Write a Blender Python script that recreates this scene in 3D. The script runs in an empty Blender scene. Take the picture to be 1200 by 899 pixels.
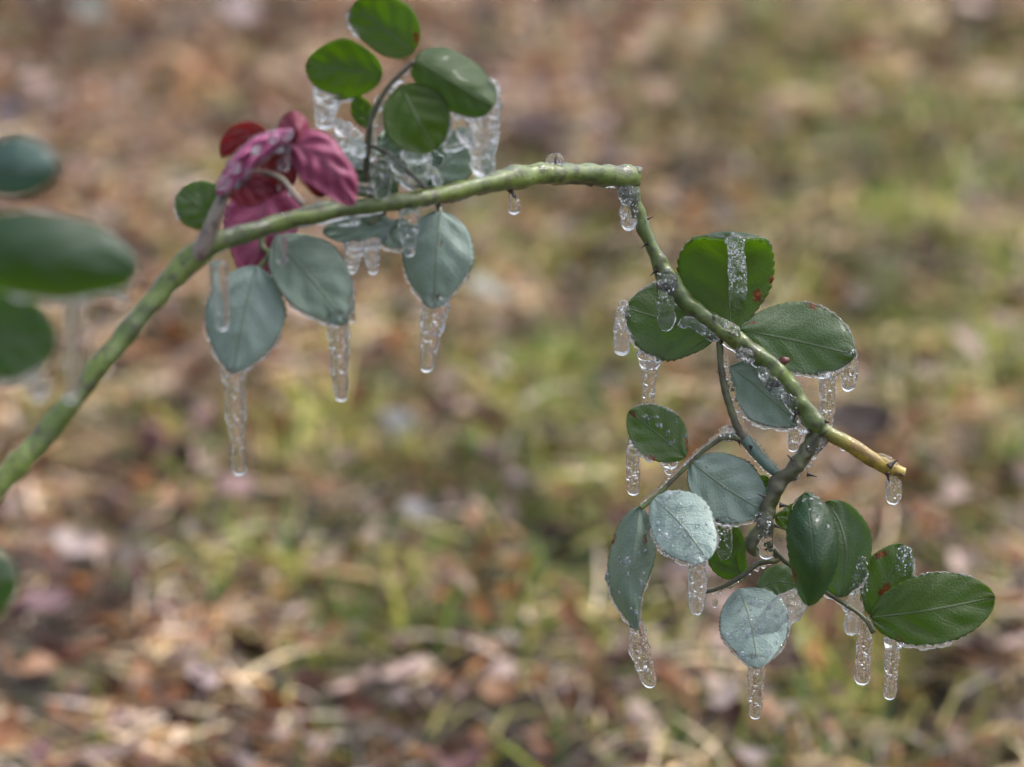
import bpy, math, random
import numpy as np
from mathutils import Vector, noise as mnoise

# ------------------------------------------------------------------ camera, world, sun, exposure
SC = bpy.context.scene
COL = SC.collection
PITCH = math.radians(20.0)
CAM_H = 0.88
FOCAL = 121.875
D0 = 1.30                                   # focus distance
K = 36.0 / FOCAL / 1200.0                   # tangent per photo pixel
CAM = np.array([0.0, 0.0, CAM_H])
RIGHT = np.array([1.0, 0.0, 0.0])
FWD = np.array([0.0, math.cos(PITCH), -math.sin(PITCH)])
UP = np.array([0.0, math.sin(PITCH), math.cos(PITCH)])

cd = bpy.data.cameras.new("camera")
cd.lens = FOCAL
cd.sensor_width = 36.0
cd.sensor_fit = 'HORIZONTAL'
cd.clip_start = 0.01
cd.clip_end = 1000.0
cd.dof.use_dof = True
cd.dof.focus_distance = D0 + 0.004
cd.dof.aperture_fstop = FOCAL / 19.5
cd.dof.aperture_blades = 0
cam = bpy.data.objects.new("camera", cd)
COL.objects.link(cam)
cam.location = CAM
cam.rotation_euler = (math.radians(90) - PITCH, 0, 0)
SC.camera = cam

SUN_EL, SUN_AZ = math.radians(56), math.radians(62)     # veiled sun, high on the right and a little behind the branch
w = bpy.data.worlds.new("World")
SC.world = w
w.use_nodes = True
nt = w.node_tree
nt.nodes.clear()
sky = nt.nodes.new('ShaderNodeTexSky')
sky.sky_type = 'NISHITA'
sky.sun_disc = False
sky.sun_elevation = SUN_EL
sky.sun_rotation = SUN_AZ
sky.air_density = 1.0
sky.dust_density = 4.0
sky.ozone_density = 1.0
hs = nt.nodes.new('ShaderNodeHueSaturation')
hs.inputs['Saturation'].default_value = 0.48             # overcast: the dome is nearly grey
bg = nt.nodes.new('ShaderNodeBackground')
bg.inputs['Strength'].default_value = 0.15
wo = nt.nodes.new('ShaderNodeOutputWorld')
nt.links.new(sky.outputs[0], hs.inputs['Color'])
nt.links.new(hs.outputs[0], bg.inputs['Color'])
nt.links.new(bg.outputs[0], wo.inputs['Surface'])

sd = bpy.data.lights.new("sun", 'SUN')
sd.energy = 1.1
sd.angle = math.radians(10)
sd.color = (1.0, 0.975, 0.94)
sun = bpy.data.objects.new("sun", sd)
COL.objects.link(sun)
sdir = Vector((math.sin(SUN_AZ) * math.cos(SUN_EL), math.cos(SUN_AZ) * math.cos(SUN_EL), math.sin(SUN_EL)))
sun.rotation_euler = sdir.to_track_quat('Z', 'Y').to_euler()
sun.location = (0, 2, 5)

SC.view_settings.view_transform = 'Standard'
SC.view_settings.look = 'None'
SC.view_settings.gamma = 1.0
SC.view_settings.use_curve_mapping = False
SC.view_settings.exposure = 0.86
SC.render.engine = 'CYCLES'
SC.cycles.use_denoising = True
SC.cycles.max_bounces = 16
SC.cycles.transmission_bounces = 14
SC.cycles.diffuse_bounces = 4
SC.cycles.glossy_bounces = 6
SC.cycles.transparent_max_bounces = 12
SC.cycles.sample_clamp_indirect = 4.0
SC.cycles.blur_glossy = 0.3

rng = np.random.default_rng(7)
random.seed(7)


# ------------------------------------------------------------------ geometry helpers
def P(x, y, d):
    """photo pixel + depth along the view axis -> world point"""
    return CAM + d * (FWD + (x - 600.0) * K * RIGHT - (y - 449.5) * K * UP)


def G(x, y, z=0.0):
    """photo pixel -> point on the ground"""
    v = FWD + (x - 600.0) * K * RIGHT - (y - 449.5) * K * UP
    return CAM + v * ((z - CAM_H) / v[2])


def hangs(bx, by, d, ty):
    """length of a plumb line from pixel (bx,by) at depth d that ends at pixel row ty"""
    u = -(by - 449.5) * K * d
    q = (ty - 449.5) * K
    return (u + q * d) / (math.cos(PITCH) - q * math.sin(PITCH))


def crom(pts, n):
    """Catmull-Rom through pts, n samples evenly by arc length"""
    p = np.asarray(pts, float)
    if len(p) == 2:
        t = np.linspace(0, 1, n)[:, None]
        return p[0] * (1 - t) + p[1] * t
    q = np.vstack([2 * p[0] - p[1], p, 2 * p[-1] - p[-2]])
    out = []
    for i in range(1, len(q) - 2):
        t = np.linspace(0, 1, 24, endpoint=False)[:, None]
        a, b, c, e = q[i - 1], q[i], q[i + 1], q[i + 2]
        out.append(0.5 * (2 * b + (c - a) * t + (2 * a - 5 * b + 4 * c - e) * t ** 2 + (3 * b - a - 3 * c + e) * t ** 3))
    o = np.vstack(out + [p[-1:]])
    L = np.concatenate([[0], np.cumsum(np.linalg.norm(np.diff(o, axis=0), axis=1))])
    s = np.linspace(0, L[-1], n)
    return np.stack([np.interp(s, L, o[:, k]) for k in range(o.shape[1])], 1)


def vnoise(x, y, z):
    return mnoise.noise(Vector((x, y, z)))


def link(name, me, parent=None):
    o = bpy.data.objects.new(name, me)
    COL.objects.link(o)
    if parent is not None:
        o.parent = parent
    return o


def mesh_from(name, V, F, mats, smooth=True, mat_idx=None):
    me = bpy.data.meshes.new(name)
    me.from_pydata([tuple(v) for v in V], [], F)
    for m in mats:
        me.materials.append(m)
    if mat_idx is not None:
        me.polygons.foreach_set('material_index', np.asarray(mat_idx, dtype=np.int32))
    if smooth:
        me.polygons.foreach_set('use_smooth', np.ones(len(me.polygons), dtype=bool))
    me.update()
    return me


def tag(o, label=None, cat=None, group=None, kind=None):
    if label: o['label'] = label
    if cat: o['category'] = cat
    if group: o['group'] = group
    if kind: o['kind'] = kind
    return o


def empty(name, loc):
    o = bpy.data.objects.new(name, None)
    COL.objects.link(o)
    o.empty_display_size = 0.02
    o.location = loc
    return o


def tube(path, rad, sides=14, lump=0.0, lfreq=300.0, flat=1.0, seed=0.0, cap=(True, True)):
    """closed tube; flat<1 squeezes it along the view direction"""
    path = np.asarray(path, float)
    n = len(path)
    rad = np.broadcast_to(np.asarray(rad, float), (n,))
    tan = np.gradient(path, axis=0)
    tan /= np.linalg.norm(tan, axis=1)[:, None] + 1e-12
    ref = np.cross(tan[0], FWD)
    if np.linalg.norm(ref) < 1e-3:
        ref = np.cross(tan[0], UP)
    V = []
    a = np.linspace(0, 2 * np.pi, sides, endpoint=False)
    for i in range(n):
        ref = ref - tan[i] * np.dot(ref, tan[i])
        ref /= np.linalg.norm(ref)
        b = np.cross(tan[i], ref)
        off = np.cos(a)[:, None] * ref + np.sin(a)[:, None] * b
        if lump:
            f = np.array([1 + lump * vnoise(*((path[i] + o_ * rad[i]) * lfreq + seed)) for o_ in off])
            off = off * f[:, None]
        if flat != 1.0:
            off = off - (off @ FWD)[:, None] * FWD * (1 - flat)
        V.append(path[i] + off * rad[i])
    V = np.vstack(V)
    F = []
    for i in range(n - 1):
        for j in range(sides):
            k = (j + 1) % sides
            F.append((i * sides + j, i * sides + k, (i + 1) * sides + k, (i + 1) * sides + j))
    if cap[0]:
        V = np.vstack([V, path[0]])
        c = len(V) - 1
        F += [(c, (j + 1) % sides, j) for j in range(sides)]
    if cap[1]:
        V = np.vstack([V, path[-1]])
        c = len(V) - 1
        b0 = (n - 1) * sides
        F += [(c, b0 + j, b0 + (j + 1) % sides) for j in range(sides)]
    return V, F


def ico():
    t = (1 + 5 ** .5) / 2
    v = np.array([(-1, t, 0), (1, t, 0), (-1, -t, 0), (1, -t, 0), (0, -1, t), (0, 1, t), (0, -1, -t), (0, 1, -t),
                  (t, 0, -1), (t, 0, 1), (-t, 0, -1), (-t, 0, 1)], float)
    v /= np.linalg.norm(v[0])
    f = [(0, 11, 5), (0, 5, 1), (0, 1, 7), (0, 7, 10), (0, 10, 11), (1, 5, 9), (5, 11, 4), (11, 10, 2), (10, 7, 6), (7, 1, 8),
         (3, 9, 4), (3, 4, 2), (3, 2, 6), (3, 6, 8), (3, 8, 9), (4, 9, 5), (2, 4, 11), (6, 2, 10), (8, 6, 7), (9, 8, 1)]
    # one subdivision
    v = list(map(tuple, v))
    cache, nf = {}, []

    def mid(i, j):
        k = (min(i, j), max(i, j))
        if k not in cache:
            m = np.array(v[i]) + np.array(v[j])
            v.append(tuple(m / np.linalg.norm(m)))
            cache[k] = len(v) - 1
        return cache[k]
    for a, b, c in f:
        x, y, z = mid(a, b), mid(b, c), mid(c, a)
        nf += [(a, x, z), (b, y, x), (c, z, y), (x, y, z)]
    return np.array(v), nf


ICO_V, ICO_F = ico()


def balls(items):
    """items: (centre, radii3 or r, frame 3x3 or None) -> one mesh of small spheres"""
    V, F = [], []
    for c, r, fr in items:
        b = len(V) * len(ICO_V)
        v = ICO_V * np.asarray(r)
        if fr is not None:
            v = v @ fr
        V.append(v + c)
        F += [(b + i, b + j, b + k) for i, j, k in ICO_F]
    return np.vstack(V), F


# ------------------------------------------------------------------ materials
def newmat(name):
    m = bpy.data.materials.new(name)
    m.use_nodes = True
    t = m.node_tree
    t.nodes.clear()
    o = t.nodes.new('ShaderNodeOutputMaterial')
    return m, t, o


class NB:
    def __init__(s, t):
        s.t = t

    def n(s, typ, **kw):
        x = s.t.nodes.new(typ)
        for k, v in kw.items():
            if k.startswith('i_'):
                key = k[2:]
                key = int(key) if key.isdigit() else key.replace('_', ' ')
                s.set(x.inputs[key], v)
            else:
                setattr(x, k, v)
        return x

    def set(s, inp, v):
        if hasattr(v, 'is_linked') or isinstance(v, bpy.types.NodeSocket):
            s.t.links.new(v, inp)
        else:
            inp.default_value = v

    def math(s, op, a, b=0.0, clamp=False):
        x = s.t.nodes.new('ShaderNodeMath')
        x.operation = op
        x.use_clamp = clamp
        s.set(x.inputs[0], a)
        s.set(x.inputs[1], b)
        return x.outputs[0]

    def mix(s, f, a, b):
        x = s.t.nodes.new('ShaderNodeMix')
        x.data_type = 'RGBA'
        s.set(x.inputs['Factor'], f)
        s.set(x.inputs[6], a)
        s.set(x.inputs[7], b)
        return x.outputs[2]

    def ramp(s, f, lo, hi):
        x = s.t.nodes.new('ShaderNodeMapRange')
        x.interpolation_type = 'SMOOTHSTEP'
        s.set(x.inputs[0], f)
        x.inputs[1].default_value = lo
        x.inputs[2].default_value = hi
        return x.outputs[0]

    def noise(s, scale, vec=None, detail=4.0, rough=0.55):
        x = s.t.nodes.new('ShaderNodeTexNoise')
        x.inputs['Scale'].default_value = scale
        x.inputs['Detail'].default_value = detail
        x.inputs['Roughness'].default_value = rough
        if vec is not None:
            s.t.links.new(vec, x.inputs['Vector'])
        return x.outputs['Fac']


def rgba(r, g, b):
    return (r, g, b, 1.0)


def leaf_material(name, body, waxed, trans, rough, coat, vein_light, trans_w):
    m, t, out = newmat(name)
    b = NB(t)
    uv = b.n('ShaderNodeAttribute', attribute_name='leaf_uv')
    sep = b.n('ShaderNodeSeparateXYZ', i_0=uv.outputs['Vector'])
    v, u = sep.outputs[0], sep.outputs[1]
    br = b.n('ShaderNodeAttribute', attribute_name='brown').outputs['Fac']
    wax = b.n('ShaderNodeAttribute', attribute_name='wax', attribute_type='OBJECT').outputs['Fac']
    geo = b.n('ShaderNodeTexCoord').outputs['Object']
    au = b.math('ABSOLUTE', u)
    wob = b.math('MULTIPLY', b.math('SUBTRACT', b.noise(90, geo, 2), 0.5), 0.10)
    # midrib and side veins
    rib = b.math('SUBTRACT', 1.0, b.ramp(b.math('ABSOLUTE', u), 0.012, 0.05))
    f = b.math('FRACT', b.math('ADD', b.math('SUBTRACT', b.math('MULTIPLY', v, 7.5), b.math('MULTIPLY', au, 2.3)), b.math('MULTIPLY', wob, 6.0)))
    side = b.math('SUBTRACT', 1.0, b.ramp(b.math('ABSOLUTE', b.math('SUBTRACT', f, 0.5)), 0.0, 0.13))
    side = b.math('MULTIPLY', side, b.math('SUBTRACT', 1.0, b.ramp(au, 0.55, 0.95)))
    net = b.n('ShaderNodeTexVoronoi', feature='DISTANCE_TO_EDGE', i_Scale=620.0, i_Vector=geo).outputs['Distance']
    n1 = b.noise(55, geo, 5, 0.6)
    n2 = b.noise(260, geo, 4, 0.6)
    wx = b.math('MULTIPLY', wax, b.math('ADD', 0.72, b.math('MULTIPLY', n1, 0.5)), clamp=True)
    c = b.mix(wx, body, waxed)
    c = b.mix(b.math('MULTIPLY', b.ramp(n2, 0.35, 0.75), 0.35), c, b.mix(0.45, c, rgba(0.01, 0.02, 0.008)))
    c = b.mix(b.math('MULTIPLY', b.ramp(n1, 0.55, 0.75), 0.25), c, rgba(0.16, 0.17, 0.035))
    vein = b.math('MAXIMUM', b.math('MULTIPLY', rib, 0.9), b.math('MULTIPLY', side, 0.22))
    c = b.mix(b.math('MULTIPLY', vein, vein_light), c, rgba(0.30, 0.36, 0.22))
    # dark, slightly browned margin and blotches
    edge = b.math('MULTIPLY', b.ramp(b.math('ADD', au, b.math('MULTIPLY', wob, 1.2)), 0.955, 1.0), 0.75)
    c = b.mix(edge, c, rgba(0.035, 0.018, 0.014))
    n4 = b.noise(520, geo, 5, 0.7)
    bn = b.ramp(b.math('ADD', br, b.math('ADD', b.math('MULTIPLY', b.math('SUBTRACT', n2, 0.5), 1.1), b.math('MULTIPLY', b.math('SUBTRACT', n4, 0.5), 1.3))), 0.42, 0.74)
    bcol = b.mix(b.ramp(n4, 0.38, 0.62), rgba(0.36, 0.15, 0.03), rgba(0.07, 0.025, 0.012))
    c = b.mix(bn, c, bcol)
    tc = b.mix(bn, b.mix(b.math('MULTIPLY', vein, 0.5), b.mix(b.ramp(n1, 0.3, 0.8), trans, b.mix(0.3, trans, rgba(0.5, 0.55, 0.02))), rgba(0.10, 0.14, 0.02)), rgba(0.5, 0.17, 0.03))
    h = b.math('SUBTRACT', b.math('ADD', b.math('MULTIPLY', vein, -0.55 if vein_light < 0.3 else 0.55), b.math('MULTIPLY', n2, 0.5)), b.math('MULTIPLY', b.ramp(net, 0.0, 0.2), -0.12))
    bump = b.n('ShaderNodeBump', i_Strength=0.8, i_Distance=0.0008, i_Height=h)
    pr = b.n('ShaderNodeBsdfPrincipled')
    b.set(pr.inputs['Base Color'], c)
    b.set(pr.inputs['Roughness'], b.math('ADD', rough, b.math('MULTIPLY', n2, 0.15)))
    pr.inputs['Coat Weight'].default_value = coat
    pr.inputs['Coat Roughness'].default_value = 0.09
    pr.inputs['Coat IOR'].default_value = 1.31
    b.set(pr.inputs['Normal'], bump.outputs[0])
    tr = b.n('ShaderNodeBsdfTranslucent')
    b.set(tr.inputs['Color'], tc)
    b.set(tr.inputs['Normal'], bump.outputs[0])
    mx = b.n('ShaderNodeMixShader')
    b.set(mx.inputs[0], b.math('MULTIPLY', b.math('SUBTRACT', 1.0, b.math('MULTIPLY', wx, 0.7)), trans_w))
    t.links.new(pr.outputs[0], mx.inputs[1])
    t.links.new(tr.outputs[0], mx.inputs[2])
    t.links.new(mx.outputs[0], out.inputs[0])
    return m


M_UNDER = leaf_material('leaf_underside', rgba(0.048, 0.080, 0.020), rgba(0.41, 0.52, 0.475), rgba(0.46, 0.66, 0.03), 0.5, 0.22, 0.6, 0.56)
M_TOP = leaf_material('leaf_upper', rgba(0.014, 0.040, 0.018), rgba(0.075, 0.14, 0.145), rgba(0.37, 0.62, 0.03), 0.34, 0.4, 0.15, 0.45)
M_RED_U = leaf_material('red_leaf_underside', rgba(0.17, 0.018, 0.035), rgba(0.52, 0.12, 0.28), rgba(0.85, 0.12, 0.14), 0.45, 0.25, 0.12, 0.5)
M_RED_T = leaf_material('red_leaf_upper', rgba(0.10, 0.015, 0.018), rgba(0.28, 0.09, 0.15), rgba(0.75, 0.10, 0.08), 0.3, 0.5, 0.05, 0.4)


def ice_material(name, bump_s, rough, bump_dist=0.0006, scale=420.0, cloud=0.1, fine=0.0):
    m, t, out = newmat(name)
    b = NB(t)
    geo = b.n('ShaderNodeTexCoord').outputs['Object']
    n1 = b.noise(scale, geo, 3, 0.6)
    n2 = b.noise(scale * 3.2, geo, 2, 0.5)
    h = b.math('ADD', n1, b.math('MULTIPLY', n2, fine))
    bump = b.n('ShaderNodeBump', i_Strength=bump_s, i_Distance=bump_dist, i_Height=h)
    pr = b.n('ShaderNodeBsdfPrincipled')
    pr.inputs['Base Color'].default_value = rgba(0.98, 0.985, 1.0)
    pr.inputs['Transmission Weight'].default_value = 1.0
    pr.inputs['IOR'].default_value = 1.31
    pr.inputs['Roughness'].default_value = rough
    b.set(pr.inputs['Normal'], bump.outputs[0])
    # white veils: trapped air, plus sky glints painted white on rims and beads
    df = b.n('ShaderNodeBsdfDiffuse', i_Color=rgba(0.86, 0.89, 0.95))
    tr = b.n('ShaderNodeBsdfTranslucent', i_Color=rgba(0.86, 0.89, 0.95))
    b.set(df.inputs['Normal'], bump.outputs[0])
    sc = b.n('ShaderNodeMixShader', i_0=0.5)
    t.links.new(df.outputs[0], sc.inputs[1])
    t.links.new(tr.outputs[0], sc.inputs[2])
    veil = b.math('MULTIPLY', b.ramp(b.noise(scale * 1.1, geo, 5, 0.7), 0.42, 0.72), cloud * 2.2)
    veil = b.math('ADD', veil, b.math('MULTIPLY', b.ramp(b.noise(scale * 4.5, geo, 2, 0.5), 0.60, 0.70), cloud * 2.6), clamp=True)
    mx = b.n('ShaderNodeMixShader')
    b.set(mx.inputs[0], veil)
    t.links.new(pr.outputs[0], mx.inputs[1])
    t.links.new(sc.outputs[0], mx.inputs[2])
    t.links.new(mx.outputs[0], out.inputs[0])
    return m


M_ICE = ice_material('clear_ice', 0.4, 0.0, 0.0010, 260.0, 0.035)
M_ICE_ROUGH = ice_material('rippled_ice', 0.7, 0.0, 0.0016, 380.0, 0.08, 0.12)
M_ICE_RIM = ice_material('sky_glint_rim_ice', 0.8, 0.0, 0.0015, 500.0, 0.18, 0.2)  # strong white veil paints in the sky reflected by the ice film
M_BEAD = ice_material('frozen_bead_ice', 0.25, 0.0, 0.0005, 420.0, 0.40)  # cloudy frozen drops, whitened further to paint in their bright highlights
M_DROP = ice_material('smooth_ice', 0.12, 0.0, 0.0005, 420.0, 0.0)


def bubble_material():
    m, t, out = newmat('air_bubble')
    b = NB(t)
    g = b.n('ShaderNodeBsdfGlass', i_IOR=0.763, i_Roughness=0.0)
    t.links.new(g.outputs[0], out.inputs[0])
    return m


M_BUBBLE = bubble_material()


def speck_material():
    m, t, out = newmat('white_air_speck')
    b = NB(t)
    pr = b.n('ShaderNodeBsdfPrincipled')
    pr.inputs['Base Color'].default_value = rgba(0.95, 0.97, 1.0)
    pr.inputs['Roughness'].default_value = 0.3
    t.links.new(pr.outputs[0], out.inputs[0])
    return m


M_SPECK = speck_material()


def cane_material(name, ca, cb, cdark, spot, coat=0.85, fade=None):
    m, t, out = newmat(name)
    b = NB(t)
    geo = b.n('ShaderNodeTexCoord').outputs['Object']
    n1 = b.noise(45, geo, 5, 0.6)
    n2 = b.noise(190, geo, 5, 0.65)
    n3 = b.noise(700, geo, 3, 0.6)
    c = b.mix(b.ramp(n1, 0.3, 0.7), ca, cb)
    if fade:
        gx = b.n('ShaderNodeSeparateXYZ', i_0=geo).outputs[0]
        c = b.mix(b.ramp(b.math('ADD', gx, b.math('MULTIPLY', b.math('SUBTRACT', n2, 0.5), 0.02)), fade[0], fade[1]), fade[2], c)
    c = b.mix(b.math('MULTIPLY', b.ramp(n2, 0.46, 0.64), 0.8), c, cdark)
    c = b.mix(b.math('MULTIPLY', b.ramp(n3, 0.60, 0.72), 0.6), c, spot)
    bump = b.n('ShaderNodeBump', i_Strength=0.5, i_Distance=0.0008, i_Height=b.math('ADD', n2, b.math('MULTIPLY', n3, 0.4)))
    cb2 = b.n('ShaderNodeBump', i_Strength=0.55, i_Distance=0.0012, i_Height=b.noise(330, geo, 3, 0.6))
    pr = b.n('ShaderNodeBsdfPrincipled')
    b.set(pr.inputs['Base Color'], c)
    pr.inputs['Roughness'].default_value = 0.5
    pr.inputs['Coat Weight'].default_value = coat
    pr.inputs['Coat Roughness'].default_value = 0.04
    pr.inputs['Coat IOR'].default_value = 1.31
    b.set(pr.inputs['Normal'], bump.outputs[0])
    b.set(pr.inputs['Coat Normal'], cb2.outputs[0])
    t.links.new(pr.outputs[0], out.inputs[0])
    return m


M_CANE = cane_material('green_cane_bark', rgba(0.15, 0.205, 0.034), rgba(0.055, 0.09, 0.018), rgba(0.035, 0.028, 0.018), rgba(0.05, 0.02, 0.02))
M_YELLOW = cane_material('yellow_cane_bark', rgba(0.46, 0.30, 0.02), rgba(0.32, 0.24, 0.028), rgba(0.15, 0.085, 0.02), rgba(0.10, 0.03, 0.02), fade=(0.512, 0.532, rgba(0.13, 0.17, 0.04)))
M_TWIG = cane_material('brown_green_twig', rgba(0.10, 0.115, 0.04), rgba(0.06, 0.055, 0.03), rgba(0.05, 0.035, 0.02), rgba(0.03, 0.015, 0.015))
M_STALK = cane_material('leaf_stalk_skin', rgba(0.16, 0.21, 0.07), rgba(0.10, 0.10, 0.05), rgba(0.07, 0.04, 0.03), rgba(0.05, 0.02, 0.02))
M_BLUE = cane_material('waxy_blue_green_stem', rgba(0.13, 0.21, 0.19), rgba(0.10, 0.16, 0.13), rgba(0.08, 0.13, 0.09), rgba(0.06, 0.08, 0.05))
M_MAUVE = cane_material('mauve_green_stub', rgba(0.26, 0.24, 0.17), rgba(0.20, 0.13, 0.13), rgba(0.09, 0.05, 0.05), rgba(0.06, 0.03, 0.03))
M_THORN = cane_material('dark_thorn', rgba(0.03, 0.014, 0.012), rgba(0.05, 0.02, 0.014), rgba(0.015, 0.008, 0.008), rgba(0.06, 0.02, 0.02))
M_BUD = cane_material('red_bud', rgba(0.16, 0.03, 0.02), rgba(0.10, 0.02, 0.02), rgba(0.05, 0.02, 0.015), rgba(0.05, 0.02, 0.02))


def litter_material(name, rough, trans):
    m, t, out = newmat(name)
    b = NB(t)
    c = b.n('ShaderNodeAttribute', attribute_name='col').outputs['Color']
    geo = b.n('ShaderNodeTexCoord').outputs['Object']
    n1 = b.noise(120, geo, 4, 0.6)
    c2 = b.mix(b.math('MULTIPLY', b.ramp(n1, 0.35, 0.75), 0.5), c, b.mix(0.55, c, rgba(0.03, 0.02, 0.015)))
    pr = b.n('ShaderNodeBsdfPrincipled')
    b.set(pr.inputs['Base Color'], c2)
    pr.inputs['Roughness'].default_value = rough
    pr.inputs['Specular IOR Level'].default_value = 0.25
    tr = b.n('ShaderNodeBsdfTranslucent')
    b.set(tr.inputs['Color'], c2)
    mx = b.n('ShaderNodeMixShader')
    mx.inputs[0].default_value = trans
    t.links.new(pr.outputs[0], mx.inputs[1])
    t.links.new(tr.outputs[0], mx.inputs[2])
    t.links.new(mx.outputs[0], out.inputs[0])
    return m


M_STRAW = litter_material('dry_straw', 0.5, 0.15)
M_GRASS = litter_material('grass_blade', 0.4, 0.35)
M_LITTER = litter_material('dead_leaf', 0.45, 0.12)


def soil_material():
    m, t, out = newmat('soil')
    b = NB(t)
    geo = b.n('ShaderNodeTexCoord').outputs['Object']
    n1 = b.noise(1.3, geo, 6, 0.6)
    n2 = b.noise(22, geo, 6, 0.65)
    n3 = b.noise(110, geo, 4, 0.6)
    c = b.mix(b.ramp(n2, 0.35, 0.7), rgba(0.018, 0.012, 0.009), rgba(0.05, 0.033, 0.022))
    c = b.mix(b.math('MULTIPLY', b.ramp(n3, 0.5, 0.7), 0.6), c, rgba(0.09, 0.062, 0.038))
    c = b.mix(b.math('MULTIPLY', b.ramp(n1, 0.45, 0.7), 0.35), c, rgba(0.08, 0.085, 0.03))
    bump = b.n('ShaderNodeBump', i_Strength=0.8, i_Distance=0.01, i_Height=b.math('ADD', n2, n3))
    pr = b.n('ShaderNodeBsdfPrincipled')
    b.set(pr.inputs['Base Color'], c)
    pr.inputs['Roughness'].default_value = 0.8
    b.set(pr.inputs['Normal'], bump.outputs[0])
    t.links.new(pr.outputs[0], out.inputs[0])
    return m


M_SOIL = soil_material()

# ------------------------------------------------------------------ the ground
GX0, GX1, GY0, GY1 = -1.5, 1.5, 0.7, 5.6


def gz(x, y):
    return 0.012 * np.sin(7.1 * x + 1.3) * np.sin(6.3 * y + 0.4) + 0.008 * np.sin(19 * x + 2) * np.sin(17 * y)


xs = np.concatenate([[-300, -60, -12, -3], np.linspace(GX0 - .2, GX1 + .2, 60), [3, 12, 60, 300]])
ys = np.concatenate([[-300, -60, -12, -2], np.linspace(GY0 - .3, GY1 + .4, 90), [8, 25, 80, 500]])
XX, YY = np.meshgrid(xs, ys)
ZZ = gz(XX, YY)
GV = np.stack([XX.ravel(), YY.ravel(), ZZ.ravel()], 1)
nx = len(xs)
GF = [(j * nx + i, j * nx + i + 1, (j + 1) * nx + i + 1, (j + 1) * nx + i) for j in range(len(ys) - 1) for i in range(nx - 1)]
ground = link('ground', mesh_from('ground', GV, GF, [M_SOIL]))
tag(ground, kind='structure')

# where the lawn is still green, read off the photograph: pixel centre, radius, weight
GREEN = [(1090, 230, 210, 1.0), (900, 120, 110, 0.8), (1180, 470, 150, 0.7), (640, 470, 150, 0.75), (420, 600, 150, 0.8), (270, 625, 60, 1.0),
         (700, 640, 160, 0.6), (480, 720, 130, 0.7), (1000, 840, 150, 0.9), (830, 830, 120, 0.6), (110, 500, 90, 0.5), (540, 330, 110, 0.6),
         (250, 300, 60, 0.4), (720, 330, 100, 0.5), (1130, 660, 120, 0.5), (800, 200, 80, 0.4), (620, 800, 80, 0.5)]
ORANGE = [(300, 70, 260, 0.9), (100, 330, 200, 0.9), (60, 480, 140, 0.9), (700, 60, 240, 0.7), (330, 470, 140, 0.7), (1050, 60, 160, 0.7), (580, 790, 70, 0.8),
          (1080, 620, 120, 0.6), (230, 860, 160, 0.5), (480, 420, 90, 0.5)]
DARK = [(30, 40, 80, .9), (170, 60, 60, .6), (180, 640, 50, .8), (395, 520, 45, .9), (620, 850, 160, .8), (760, 440, 60, .8), (1010, 500, 70, .8),
        (70, 800, 120, .7), (640, 20, 60, .6), (480, 380, 40, .6), (900, 740, 70, .7), (120, 700, 50, .6), (420, 820, 90, .6), (700, 760, 80, .5)]


def field(px, py, blobs):
    s = np.zeros_like(px)
    for x, y, r, wt in blobs:
        s = np.maximum(s, wt * np.exp(-((px - x) ** 2 + (py - y) ** 2) / (r * r)))
    return s


def to_px(x, y):
    v = np.stack([x, y, np.zeros_like(x)], -1) - CAM
    d = v @ FWD
    return 600 + (v @ RIGHT) / d / K, 449.5 - (v @ UP) / d / K


def nz2(x, y, f, s=0.0):
    return np.array([vnoise(a * f + s, b_ * f - s, s) for a, b_ in zip(x, y)])


def srgb(r, g, b):
    c = np.array([r, g, b]) / 255.0
    return np.where(c <= 0.04045, c / 12.92, ((c + 0.055) / 1.055) ** 2.4)


def scatter(n):
    """denser on the stretch of lawn in front of the rose"""
    m = n // 3
    x0, y0 = rng.uniform(GX0, GX1, m), rng.uniform(GY0, GY1, m)
    y1 = 1.4 + 2.3 * rng.uniform(0, 1, n - m)
    x1 = rng.uniform(-1, 1, n - m) * (0.22 + 0.15 * y1)
    return np.concatenate([x0, x1]), np.concatenate([y0, y1])


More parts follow.
